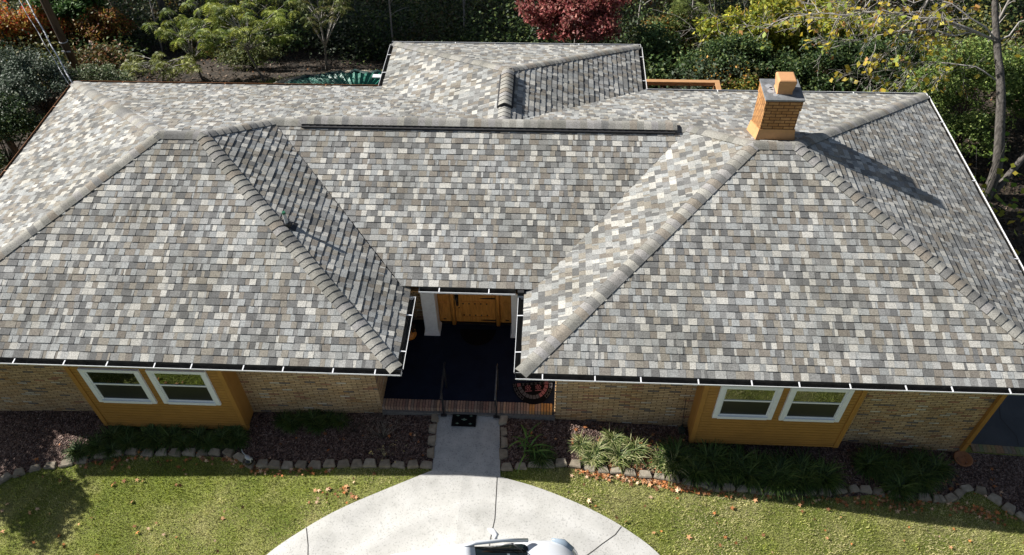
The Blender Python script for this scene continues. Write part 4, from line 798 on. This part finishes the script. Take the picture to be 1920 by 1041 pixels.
# mimosa trees with feathery fronds
def fronds(tips, per, L, cols):
    V = []; F = []; C = []; cc = pal(len(tips) * per, cols, jit=.3); ci = 0
    for tp in tips:
        for a in np.arange(per) / per * 2 * math.pi + random.random():
            d = np.array([math.cos(a), math.sin(a), 0]); sd_ = np.array([-d[1], d[0], 0]); p = np.array(tp, float); e = random.uniform(.0, .6); l_ = L * random.uniform(.7, 1.2); col = cc[ci]; ci += 1
            for q in range(7):
                pw = l_ * .38 * math.sin(math.pi * (q + 1.2) / 9); fw = d * l_ * .10
                for s in (-1, 1):
                    b = len(V); o_ = sd_ * s * pw; dz = np.array([0, 0, -pw * .45]); V += [p, p + o_ * .5 + fw * .9 + dz * .2, p + o_ + fw * .6 + dz, p + o_ * .55 - fw * .1 + dz * .4]; F.append((b, b + 1, b + 2, b + 3)); C.append(col * random.uniform(.8, 1.2))
                p = p + (d * math.cos(e) + np.array([0, 0, 1]) * math.sin(e)) * l_ / 7; e -= .28
    return np.array(V), np.array(F), np.array(C)
def mimosa(base, trunk, ncl, cr, cen, lab, cols=[(.30, .36, .05), (.40, .43, .07), (.17, .23, .04), (.10, .15, .03)], L=.42, per=7):
    z = float(gz(*base)); t = tree_obj('mimosa_tree', lab, 'tree', (base[0], base[1], z)); m = MB(); k_ = len(trunk); m.tube(arc(trunk, 4), [.05 * (1 - .6 * i / (4 * (k_ - 1))) for i in range(4 * (k_ - 1) + 1)], 7); m.build('trunk', MAT['bark'], t)
    cs = [tuple(np.array(cen) + rng.uniform(-1, 1, 3) * np.array(cr)) for _ in range(ncl)]; m = MB()
    for c in cs: m.tube(curve(trunk[-1 if random.random() < .6 else -2], c, (0, 0, .15), 5), [.022, .018, .013, .009, .005], 4)
    m.build('branch', MAT['palebark'], t); npobj('crown', *fronds(cs, per, L, cols), MAT['leaf2'], t); return t
mimosa((-3.9, 15.63), [(0, 0, 0), (-.15, .1, .8), (-.35, .3, 1.5)], 34, (1.25, .9, .45), (.1, .3, 2.0), 'feathery yellow-green mimosa tree leaning left behind the left rear roof edge')
mimosa((-1.47, 15.48), [(0, 0, 0), (-.3, .2, .7), (-.45, .3, 1.15), (-.3, .4, 1.6)], 52, (1.5, 1.0, .5), (-.2, .5, 2.1), 'largest feathery yellow-green mimosa tree behind the left part of the roof')
mimosa((-5.3, 15.3), [(0, 0, 0), (.2, 0, .5), (.3, 0, .8)], 36, (1.35, .6, .3), (.2, -.1, .85), 'low spreading olive-green mimosa close behind the left rear roof corner', [(.26, .29, .06), (.34, .36, .08), (.14, .17, .04)], .36, 7)
mimosa((.4, 17.2), [(0, 0, 0), (.1, .1, 1.0), (.1, .2, 1.9)], 24, (.9, .8, .4), (.3, .3, 2.6), 'sparse thin-stemmed mimosa between the pool cover and the woods', [(.16, .19, .04), (.11, .14, .035), (.2, .18, .05)], .38, 6)
mimosa((-3.2, 18.6), [(0, 0, 0), (.2, .1, 1.6), (.3, .2, 2.8)], 40, (1.7, 1.2, .6), (.3, 0, 3.4), 'taller mimosa at the woodland edge behind the feathery group')
mimosa((15.9, 19.3), [(0, 0, 0), (-.1, .1, 1.2), (-.2, .2, 2.1)], 16, (.7, .6, .5), (-1.2, 0, 2.6), 'small drooping mimosa left of the yellow tree beyond the deck', [(.17, .21, .05), (.12, .16, .04)], .45, 7)
# red dogwood
fullname_tree('red_dogwood', 'round crowned tree with dull red leaves behind the rear extension', 'tree', (10.1, 20.3), [(0, 0, 0), (.1, -.4, 1.2), (.0, -.9, 2.2)], 75, (2.0, 1.6, 1.1), (.0, -2.4, 3.6), [(.42, .13, .12), (.28, .07, .07), (.52, .24, .19), (.20, .08, .05)], [4, 4, 2, 2], 170, .42, .15, 'palebark', .08, mat='leaf2', droop=.6, flat=.6)
# yellow-green tree beyond the chimney
YG = [(.42, .43, .05), (.30, .34, .045), (.55, .48, .07), (.17, .23, .035), (.48, .32, .06)]
fullname_tree('yellow_green_tree', 'tall yellow-green leaved tree standing beyond the chimney', 'tree', (17.8, 20.5), [(0, 0, 0), (-.2, -.3, 2), (-.4, -.8, 3.2)], 120, (3.0, 1.2, 1.7), (.0, -2.7, 2.6), YG, [4, 4, 2, 3, .8], 130, .5, .16, mat='leaf2', r=.12, droop=.5)
fullname_tree('yellow_green_tree', 'slim yellow-green tree with one long hanging leafy bough behind the chimney', 'tree', (16.6, 17.6), [(0, 0, 0), (.0, -.2, 1.2), (.1, -.4, 2.2)], 20, (.5, .5, 1.3), (.25, -.3, 1.9), YG, [3, 4, 1, 4, .3], 150, .35, .13, mat='leaf2', r=.06, droop=.7)
fullname_tree('maple_tree', 'orange and red leaved maple at the far left edge of the woods', 'tree', (-12.6, 19.4), [(0, 0, 0), (.1, -.2, .6), (.2, -.5, 1.2)], 75, (2.0, 1.0, 1.5), (.2, -.6, 1.5), [(.60, .24, .05), (.62, .09, .05), (.52, .36, .07), (.34, .26, .06)], [4, 2, 3, 2], 150, .42, .14, mat='leaf2', r=.08, droop=.5)
fullname_tree('maple_tree', 'small russet and gold maple left of the mimosa trees', 'tree', (-9.6, 19.6), [(0, 0, 0), (.1, -.2, .8), (.2, -.3, 1.4)], 50, (1.8, 1.0, 1.0), (.1, -.4, 1.5), [(.30, .12, .04), (.34, .20, .04), (.20, .05, .03), (.16, .16, .03)], [3, 3, 1, 3], 140, .42, .12, mat='leaf2', r=.06)
fullname_tree('broadleaf_tree', 'glossy dark green tree with shining leaves behind the service cable', 'tree', (-10.8, 21.3), [(0, 0, 0), (.1, -.2, 1.2), (.1, -.5, 2.2)], 60, (1.7, 1.2, 1.3), (.0, -1.2, 2.6), [(.06, .14, .03), (.12, .22, .05), (.20, .28, .08), (.04, .08, .02)], [4, 3, 1, 3], 150, .45, .16, r=.1)
# shrubs at the left and right edges
def shrub(lab, base, cr, ncl, cols, wts=None, per=200, spread=.4, size=.1, group=None, zc=None, cat='shrub', mat='leaf', aspect=.6):
    z = float(gz(*base)); t = tree_obj('shrub', lab, cat, (base[0], base[1], z), group); h = cr[2]; cs = []
    for i in range(ncl):
        d = unit(rng.normal(size=3)); d[2] = abs(d[2]) * 1.1 - .15; d *= .5 + .5 * random.random(); cs.append(tuple(d * np.array(cr) + np.array([0, 0, h * .75 if zc is None else zc])))
    m = MB()
    for c in cs[:14]: m.tube(curve((0, 0, 0), c, (0, 0, .2), 4), [.03, .022, .015, .006], 4)
    m.build('stems', MAT['darkbark'], t); crown(t, cs, per, spread, size, cols, wts, mat, 'foliage', aspect=aspect); return t
GG = [(.13, .17, .12), (.20, .24, .18), (.07, .11, .07), (.04, .07, .035)]
DK = [(.05, .095, .03), (.08, .13, .035), (.03, .06, .02), (.14, .18, .05)]
LG = [(.14, .22, .05), (.22, .30, .075), (.07, .12, .03), (.30, .36, .10)]
shrub('grey-green shrub with fine leaves beside the left rear roof corner', (-8.5, 12.9), (1.5, 1.2, 1.3), 46, GG, None, 230, .42, .09)
shrub('grey-green shrub at the far left edge of the picture', (-10.6, 13.2), (1.3, 1.2, 1.2), 30, GG, None, 200, .42, .09)
shrub('dark green shrub by the left eave, below the grey-green shrubs', (-8.3, 9.9), (1.3, 1.3, 1.5), 40, DK, [4, 2, 4, 1], 200, .42, .1)
shrub('dark olive shrub touching the lower left eave', (-7.8, 7.4), (1.2, 1.3, 1.5), 36, DK, [3, 2, 4, 1], 200, .4, .1)
shrub('pale green shrub just behind the left rear roof corner', (-6.4, 13.6), (.9, .7, .9), 26, [(.16, .21, .10), (.09, .14, .05), (.25, .27, .16)], None, 140, .35, .09)
shrub('light green bushy shrub right of the rear right roof corner', (23.0, 13.0), (2.2, 1.5, 1.7), 75, LG, [4, 3, 2, 2], 240, .45, .1)
shrub('light green shrub at the far right edge of the picture', (25.6, 11.6), (1.7, 1.5, 1.9), 50, LG, [4, 2, 3, 1], 230, .45, .1)
shrub('mid green shrub below the redbud beside the right eave', (22.2, 11.3), (1.4, 1.1, .9), 34, LG, [3, 3, 3, 2], 200, .38, .1)
shrub('glossy dark evergreen shrub directly behind the chimney', (15.6, 15.8), (1.7, 1.2, 1.1), 50, DK, [3, 3, 3, 2], 220, .4, .1)
shrub('dark evergreen shrub midway between chimney and right roof corner', (18.6, 15.4), (1.9, 1.2, 1.1), 56, DK, [3, 3, 3, 1.5], 220, .4, .1)
shrub('dark green shrub under the redbud branches', (20.9, 15.6), (1.7, 1.3, 1.3), 46, DK, [3, 3, 3, 1.5], 220, .4, .1)
shrub('pale green shrub at the right corner of the rear extension', (13.1, 17.6), (.8, .8, 1.3), 24, [(.10, .18, .06), (.16, .25, .09), (.06, .1, .03)], None, 160, .35, .11)
shrub('grey-green and orange leaved shrub above the deck rail corner', (15.3, 15.2), (1.1, .6, .9), 26, [(.12, .16, .10), (.55, .28, .04), (.35, .30, .05), (.07, .11, .05)], [5, 1, 1.2, 4], 130, .35, .11)
shrub('low gold and orange leaved shrub between deck and chimney', (15.9, 14.2), (.8, .5, .6), 18, [(.40, .32, .05), (.55, .27, .05), (.15, .2, .04), (.1, .14, .03)], [2, 1, 3, 3], 110, .3, .1)
shrub('olive green shrub under the largest mimosa', (-2.6, 17.6), (1.2, .7, .7), 22, [(.14, .17, .05), (.09, .12, .035), (.2, .2, .07)], None, 130, .35, .1)
shrub('brown and green brambles left of the low mimosa', (-7.3, 14.6), (1.0, .6, .4), 22, [(.16, .13, .06), (.12, .16, .05), (.24, .18, .09)], None, 110, .35, .1)
shrub('lime green shrub right of the yellow-green tree', (20.9, 17.6), (1.6, 1.0, 1.5), 44, [(.24, .30, .06), (.34, .38, .07), (.12, .18, .04)], None, 190, .42, .12, mat='leaf2')
shrub('orange tinged shrub between the dogwood and the yellow-green tree', (13.9, 19.4), (1.3, .9, 1.4), 36, [(.16, .20, .05), (.30, .20, .05), (.10, .14, .04), (.40, .22, .05)], [4, 2, 4, 1], 160, .4, .12)
shrub('yellow-green shrub at the far right behind the redbud trunk', (26.6, 14.6), (1.8, 1.2, 1.8), 50, [(.26, .32, .06), (.36, .38, .08), (.14, .2, .04)], None, 190, .42, .12, mat='leaf2')
# broad yellow-green heart leaves at the right eave
shrub('low mixed green plants on the ground between the side drive and the redbud', (21.6, 6.9), (.9, .9, .45), 22, LG, None, 120, .3, .09)
t = tree_obj('sapling', 'redbud sapling with large yellow-green heart leaves at the right eave', 'sapling', (22.0, 8.6, float(gz(22, 8.6))))
P = rng.normal(size=(110, 3)) * (.7, 1.0, .45) + (.2, .2, 1.1); npobj('crown', *leafquads(P, .2, .2, pal(110, [(.22, .36, .05), (.40, .42, .05), (.52, .42, .06), (.14, .26, .04)], [4, 3, 2, 3]), .4), MAT['leaf2'], t)
m = MB(); [m.tube(curve((0, 0, 0), tuple(q), (0, 0, .3), 4), [.015, .012, .008, .003], 3) for q in P[::7]]; m.build('stem', MAT['bark'], t)
# redbud with bare branches
t = tree_obj('redbud_tree', 'grey trunked redbud with mostly bare pale branches and few yellow heart leaves, right edge', 'tree', (22.75, 9.6, float(gz(22.75, 9.6)) - .05)); b0 = Vector(t.location)
TR = [Vector(p) - b0 for p in ((22.75, 9.6, -.95), (22.7, 9.75, .2), (22.45, 10.2, 1.4), (22.3, 10.9, 2.4), (22.1, 11.7, 3.3), (21.8, 12.5, 4.6), (21.5, 13.2, 6.5))]
m = MB(); q = arc(TR, 4); m.tube(q, [.17 * (1 - .65 * i / (len(q) - 1)) for i in range(len(q))], 12); q2 = arc([TR[0] + Vector((.1, 0, .1)), Vector((.9, .6, 1.4)), Vector((1.9, 1.7, 3.0)), Vector((2.6, 2.6, 5.0))], 4); m.tube(q2, [.11 * (1 - .5 * i / (len(q2) - 1)) for i in range(len(q2))], 9); m.build('trunk', MAT['trunkdark'], t)
brm = MB(); tips = []
def grow(p, d, ln, r, depth):
    n = 5; pts = [p]; 
    for i in range(n):
        d = (d + Vector([random.uniform(-.28, .28) for _ in range(3)]) + Vector((0, 0, -.02))).normalized(); p = p + d * ln / n; pts.append(p)
        if depth > 0 and i > 0 and random.random() < (.95 if depth > 1 else .8):
            s = Vector([random.uniform(-1, 1), random.uniform(-.7, .7), random.uniform(-.9, .7)]); grow(p, (d * .75 + s * .75).normalized(), ln * random.uniform(.45, .65), r * (1 - i / (n + 2)) * .6, depth - 1)
    brm.tube(pts, [max(.0045, r * (1 - .75 * i / n)) for i in range(n + 1)], 4 if r > .012 else 3, cap=False); tips.extend(pts[2:])
for (st, tgt, r) in ((4, (16.2, 12.4, 3.6), .05), (4, (17.6, 12.2, 2.7), .045), (4, (18.5, 12.6, 4.1), .045), (5, (16.8, 13.2, 4.6), .05), (3, (19.4, 12.0, 1.9), .035), (4, (19.8, 12.2, 2.9), .035), (4, (24.2, 12.5, 3.6), .04), (5, (24.8, 13.5, 4.8), .04), (5, (20.5, 13.5, 5.2), .04), (4, (17.0, 12.9, 3.3), .045), (5, (18.6, 13.3, 3.9), .045)):
    a = TR[st]; e = Vector(tgt) - b0; n = 7; pts = []; off = Vector((0, 0, .5))
    for i in range(n + 1): u = i / n; pts.append(a * (1 - u) + e * u + off * math.sin(math.pi * u) + Vector([random.uniform(-.12, .12) for _ in range(3)]) * (0 < i < n))
    brm.tube(pts, [max(.006, r * .7 * (1 - .8 * i / n)) for i in range(n + 1)], 5); dd = (e - a).normalized()
    for i in range(2, n + 1):
        for _ in range(2): s = Vector([random.uniform(-.6, .6), random.uniform(-.7, .7), random.uniform(-1.1, .6)]); grow(pts[i], (dd * .5 + s).normalized(), random.uniform(.6, 1.15), r * .32, 2)
brm.build('branches', MAT['palebark'], t)
P = np.array([tuple(random.choice(tips)) for _ in range(1150)]) + rng.normal(size=(1150, 3)) * .07; npobj('leaves', *leafquads(P, .17, .16, pal(1150, [(.50, .45, .06), (.62, .48, .06), (.30, .38, .06), (.55, .30, .10)], [5, 3, 3, 1], .2), .8), MAT['leaf2'], t)
# dead tree between yellow trees
t = tree_obj('dead_tree', 'small leafless tree with pale crooked limbs left of the chimney', 'tree', (16.5, 18.3, float(gz(16.5, 18.3)))); brm = MB(); tips = []
m = MB(); m.tube([(0, 0, 0), (.1, -.1, 1), (.05, -.2, 1.9)], [.06, .05, .035], 6); m.build('trunk', MAT['palebark'], t)
for dv in ((-.9, -.3, .7), (-.6, -.5, -.1), (-1, 0, .3), (.6, -.2, .9), (-.2, -.3, 1), (-1, -.4, -.25), (.8, -.4, .4)): grow(Vector((.05, -.2, 1.7)), Vector(dv).normalized(), random.uniform(1.4, 2.0), .035, 2)
brm.build('branches', MAT['palebark'], t)
# tall woodland trees; their crowns shade the ground behind the house
TW = [(.10, .13, .03), (.07, .10, .025), (.15, .15, .03), (.20, .13, .04)]
tall = []
def tall_proto(i):
    t = tree_obj('woodland_tree', 'tall woodland tree trunk rising out of the picture behind the house', 'tree', (0, 0, 0), 'tall woodland trees behind the house'); m = MB(); tr_ = [(0, 0, -.3), (.15, .1, 3), (.1, -.1, 6.5), (.3, 0, 9.5)]; q = arc(tr_, 4)
    m.tube(q, [.17 * (1 - .6 * j / (len(q) - 1)) for j in range(len(q))], 9); m.build('trunk', MAT['bark'], t); cs = [tuple(np.array((.2, 0, 10.0)) + unit(rng.normal(size=3)) * random.uniform(.3, 1) * np.array((2.9, 2.9, 3.0))) for _ in range(46)]
    limbs(t, None, cs[:16], .06, MAT['bark'], fork=tr_[-2]); crown(t, cs, 120, 1.0, .32, TW, None, 'leaf2'); return t
protos = [tall_proto(0), tall_proto(1)]
spots = [(-8.9, 23.6, 1, 0), (-12.5, 26.0, 1, 1), (-6, 24.8, 1.1, 2), (-13, 27, 1, 3), (3.5, 27.5, 1.1, .5), (11.5, 27, 1.1, 3.5), (-17, 25, 1.1, 4.5), (-17, 30, 1.2, 1), (15, 27.5, 1, 2), (20.5, 27, 1, 3), (25, 25, 1.1, 4), (29, 21, 1, 5), (26, 28, 1.1, 2.2), (-8, 28, 1.1, 1.1), (33, 25, 1.1, .3), (8, 28, 1.2, 3.3), (-2, 26.5, 1, 2.1), (-22, 26, 1.2, .8)]
for i, (x, y, s, rz) in enumerate(spots):
    o = protos[i] if i < 2 else copy_tree(protos[i % 2]); o.location = (x, y, float(gz(x, y))); o.scale = (s, s, s * random.uniform(.9, 1.1)); o.rotation_euler = (0, 0, rz)
for i, (x, y, r, ln) in enumerate([(12.9, 22.0, .055, .1), (8.6, 20.2, .05, -.2), (2.6, 19.6, .04, .15), (-5.6, 20.4, .05, -.1), (-7.5, 19.9, .035, .4), (5.4, 21.5, .06, .1), (15.2, 21.6, .05, -.2), (22.9, 18.5, .06, .2), (19.2, 19.6, .05, -.1), (-.6, 20.5, .04, .2), (25.2, 17.2, .06, 0)]):
    o = tag(empty('young_tree', (x, y, float(gz(x, y)))), 'slender pale leafless trunk standing among the undergrowth of the woods', 'tree', 'slender young trunks in the woods'); m = MB(); q = arc([(0, 0, -.1), (ln * .5, .1, 2), (ln * 1.2, 0, 4), (ln * 2, .2, 6.5)], 4); m.tube(q, [r * (1 - .5 * j / (len(q) - 1)) for j in range(len(q))], 6)
    m.build('trunk', MAT['palebark'], o); m = MB()
    for kq in range(5): b = Vector(q[4 + kq]); e = b + Vector((random.uniform(-1, 1), random.uniform(-.6, .6), random.uniform(.3, .9))); m.tube(curve(b, e, (0, 0, .15), 4), [r * .4, r * .3, r * .2, r * .1], 4)
    m.build('branch', MAT['palebark'], o)
# undergrowth: one uncountable mass
P = []; C = []
for i in range(560):
    x = random.uniform(-19, 35); y = random.uniform(14.0, 31)
    if -7 < x < 3.4 and y < 19.2: continue
    if 3.4 <= x < 12.6 and y < 14.6: continue
    if 12.0 < x < 15.2 and y < 14.6: continue
    s = random.uniform(.6, 1.4); n = int(520 * s); hgt = random.uniform(.5, 1.0) if y < 19 else random.uniform(.7, 2.2); d = unit(rng.normal(size=(n, 3))) * (rng.random((n, 1)) ** .55 * 1.35) * (s * 1.1, s, hgt); d[:, 2] = np.abs(d[:, 2]) * rng.uniform(.6, 1.15, n); P.append(d + np.array([x, y, float(gz(x, y)) + random.uniform(0, .5)]))
    base = random.choice([DK, DK, DK, [(.16, .13, .04), (.10, .10, .03), (.22, .10, .04)], [(.11, .13, .08), (.06, .09, .05)], [(.22, .20, .05), (.12, .14, .04)]]) if x < 3 or x > 12 else random.choice([DK, DK, [(.09, .08, .03), (.06, .07, .03)]]); C.append(pal(n, base, None, .35) * random.uniform(.6, 1.15))  # shade behind the house centre is put into darker leaf colours
P = np.vstack(P); C = np.vstack(C); tag(npobj('woodland_undergrowth', *leafquads(P, .15, .095, C, .2), MAT['leaf']), 'dense shaded undergrowth of the woods behind the house', 'undergrowth', kind='stuff')
N = 16000; X = rng.uniform(-14, 28, N); Y = rng.uniform(10.5, 22, N); ok = ~((X > -5.5) & (X < 19.5) & (Y < 10.6)); X, Y = X[ok], Y[ok]; X = np.r_[X, rng.uniform(19.5, 24.5, 2500)]; Y = np.r_[Y, rng.uniform(5.3, 10.6, 2500)]; P = np.c_[X, Y, gz(X, Y) + .02]; C = pal(len(P), [(.14, .10, .07), (.08, .06, .04), (.24, .18, .13), (.05, .035, .025), (.26, .12, .05)], [3, 4, 1.2, 5, 1], .3)
tag(npobj('leaf_litter', *leafquads(P, .1, .07, C, 0), MAT['litter']), 'brown leaf litter on the ground behind the house', 'leaf litter', kind='stuff')
# a patch of rough grass around the pool
N = 9000; X = rng.uniform(-1.6, 3.4, N); Y = 15.35 + (X + .4) * .42 + rng.normal(size=N) * .28; P = np.c_[X, Y, gz(X, Y) + .01]; ok = (Y > 14) & (Y < 19); P = P[ok]
tag(npobj('rough_grass', *leafquads(P, .13, .03, pal(len(P), [(.30, .40, .08), (.40, .44, .14), (.44, .38, .20), (.14, .2, .05)], None, .3), -.6), MAT['leaf2']), 'rough green grass strip along the bank above the pool cover', 'grass', kind='stuff')
# pool with taut green cover
t = tag(empty('covered_pool', (2.35, 13.95, -.60)), 'pool under a taut pleated green cover behind the left rear eave', 'pool'); m = MB(); n = 160; V = [(0.45, 1.25, .04)]
for i in range(n):
    a = i / n * 2 * math.pi; fold = (.05 if i % 2 else -.02) + random.uniform(-.012, .012)
    for kq, rr_ in enumerate((.35, .7, 1.0, 1.08)):
        V.append((math.cos(a) * 3.1 * rr_, math.sin(a) * 1.55 * rr_, (.03, .06, .12, .0)[kq] + fold * (.5, .9, 1, .6)[kq]))
m.add(V, [(0, 1 + 4 * i, 1 + 4 * ((i + 1) % n)) for i in range(n)] + [(1 + 4 * i + k_, 2 + 4 * i + k_, 2 + 4 * ((i + 1) % n) + k_, 1 + 4 * ((i + 1) % n) + k_) for i in range(n) for k_ in range(3)]); m.build('cover', MAT['green'], t)
m = MB()
m.tube([(math.cos(a) * (3.28 + .12 * math.sin(a * 17)), math.sin(a) * (1.68 + .07 * math.sin(a * 23 + 1)), .05 + .03 * math.sin(a * 31)) for a in np.linspace(0, 2 * math.pi, 150)], [.09 + .03 * math.sin(q_ * 1.9) for q_ in range(150)], 7)
m.build('loose_edge', simple('dark_tarp_edge', (.02, .06, .055), .6, amt=.6, nscale=5, bump=.8, bscale=8), t)
m = MB(); m.box((.35, 1.22, .13), (.72, 1.42, .17)); m.build('skimmer_lid', simple('white_plastic_lid', (.8, .8, .82), .5), t)
m = MB(); V = []; nn = 28
for i in range(nn):
    a = math.radians(10 + 165 * i / (nn - 1)); r1 = 1.13 + .02 * math.sin(i * 2.1)
    for rr_, zz in ((r1, -.02), (r1 + .05, .10), (r1 + .14, .10 + .03 * math.sin(i)), (r1 + .3, -.35)): V.append((math.cos(a) * 3.1 * rr_, math.sin(a) * 1.55 * rr_, zz - .12))
m.add(V, [(4 * i + k_, 4 * (i + 1) + k_, 4 * (i + 1) + k_ + 1, 4 * i + k_ + 1) for i in range(nn - 1) for k_ in range(3)], 0, None, True); m.build('coping', MAT['sand'], t)
# deck
t = tag(empty('wooden_deck', (12, 11, 0)), 'orange wood deck with cable railing behind the house, right of the rear extension', 'deck'); m = MB()
for i in range(18): m.box((-.75, -1.3 + i * .145, -.42), (2.75, -1.3 + i * .145 + .135, -.38))
m.build('deck_board', MAT['deck'], t)
m = MB(); m.box((-.6, 2.50, .58), (2.86, 2.66, .62)); m.box((-.6, 2.56, .44), (2.7, 2.60, .579)); m.box((2.70, -1.2, .581), (2.86, 2.499, .621)); m.box((2.76, -1.2, .44), (2.80, 2.499, .58)); m.build('rail', MAT['deck'], t, .004)
for (x, y) in ((.45, 2.58), (1.9, 2.58) if False else (2.74, 2.58), (2.78, .9), (-.6, 2.58)):
    m = MB(); m.box((x - .045, y - .045, -1.3), (x + .045, y + .045, .44)); m.build('post', MAT['deck'], t)
for z in (.28, .12, -.04, -.2):
    m = MB(); m.tube([(-.6, 2.58, z), (2.74, 2.58, z)], .006, 4); m.tube([(2.78, -1.2, z), (2.78, 2.5, z)], .006, 4); m.build('cable', MAT['wire'], t)
# utility pole, cables, guy guard, stump
t = tag(empty('utility_pole', (-8.18, 15.02, float(gz(-8.18, 15)) - .1)), 'weathered brown wooden utility pole at the left rear', 'utility pole'); m = MB(); m.tube([(0, 0, 0), (0, 0, 9)], [.14, .11], 12); m.build('shaft', MAT['pole'], t); m = MB(); m.box((-.16, -.13, 1.55), (.16, -.11, 1.60)); m.cyl((0, 0, 1.9), .15, .15, .03, 12); m.build('tag_band', MAT['wire'], t)
for (dx, r, lab) in ((0, .022, 'thick twisted pale service cable running from the left rear roof corner'), (-.12, .01, 'thin pale cable beside the thick service cable')):
    a = Vector((-5.08 + dx, 10.15, 2.30)); b = Vector((-15.2 + dx * 6, 23, 10.5)); pts = [a * (1 - u) + b * u - Vector((0, 0, 1)) * .9 * math.sin(math.pi * u) * (1 - u) + Vector((math.cos(u * 90), 0, math.sin(u * 90))) * .012 for u in np.linspace(0, 1, 60)]; m = MB(); m.tube(pts, r, 5); tag(m.build('service_cable', MAT['wire']), lab, 'cable')
m = MB(); m.tube([(-10.25, 13.7, -.7), (-10.45, 14.1, 1.5)], .045, 8); tag(m.build('guy_wire_guard', MAT['yellow']), 'yellow plastic guy wire guard at the far left', 'wire guard')
for (x, y, h_, lab) in ((-6.35, 15.0, .55, 'thin grey cut post standing in shade left of the mimosas'),):
    m = MB(); m.tube([(x, y, float(gz(x, y))), (x + .02, y, float(gz(x, y)) + h_)], .07, 8); tag(m.build('post', MAT['palebark']), lab, 'post')
# leafy tree left of the picture that throws the round shadow on the lawn
for (bx, by, H, cr_, lab) in ((-5.75, -.75, 3.15, (1.0, .85, .8), 'small leafy tree standing on the lawn left of the picture'), (-7.9, .9, 3.3, (.9, .8, 1.0), 'small leafy tree standing beside the left house wall outside the picture')):
    t = tree_obj('ornamental_tree', lab, 'tree', (bx, by, float(gz(bx, 0)))); m = MB(); m.tube([(0, 0, 0), (.05, 0, 1.3), (0, .05, 2.4)], [.08, .06, .04], 8); m.build('trunk', MAT['bark'], t)
    cs = [tuple(np.array((0, 0, H)) + unit(rng.normal(size=3)) * random.uniform(.2, 1) * np.array(cr_)) for _ in range(36)]; limbs(t, None, cs[:14], .02, MAT['bark'], fork=(0, .05, 2.3)); crown(t, cs, 130, .35, .13, LG, None, 'leaf')
t = tree_obj('leaning_tree', 'dark leaning trunk at the left edge beside the left eave', 'tree', (-7.6, 9.6, float(gz(-7.6, 9.6)))); m = MB(); m.tube(arc([(0, 0, -.2), (-.5, .5, 1.2), (-1.2, 1.2, 3.0), (-2.2, 2.4, 6)], 4), [.14, .135, .13, .125, .12, .115, .11, .105, .1, .095, .09, .085, .08], 10); m.build('trunk', MAT['darkbark'], t); crown(t, [(-2.2 + random.uniform(-1, 1), 2.6 + random.uniform(-1, 1), 6 + random.uniform(-.6, 1)) for _ in range(12)], 100, .5, .14, DK)
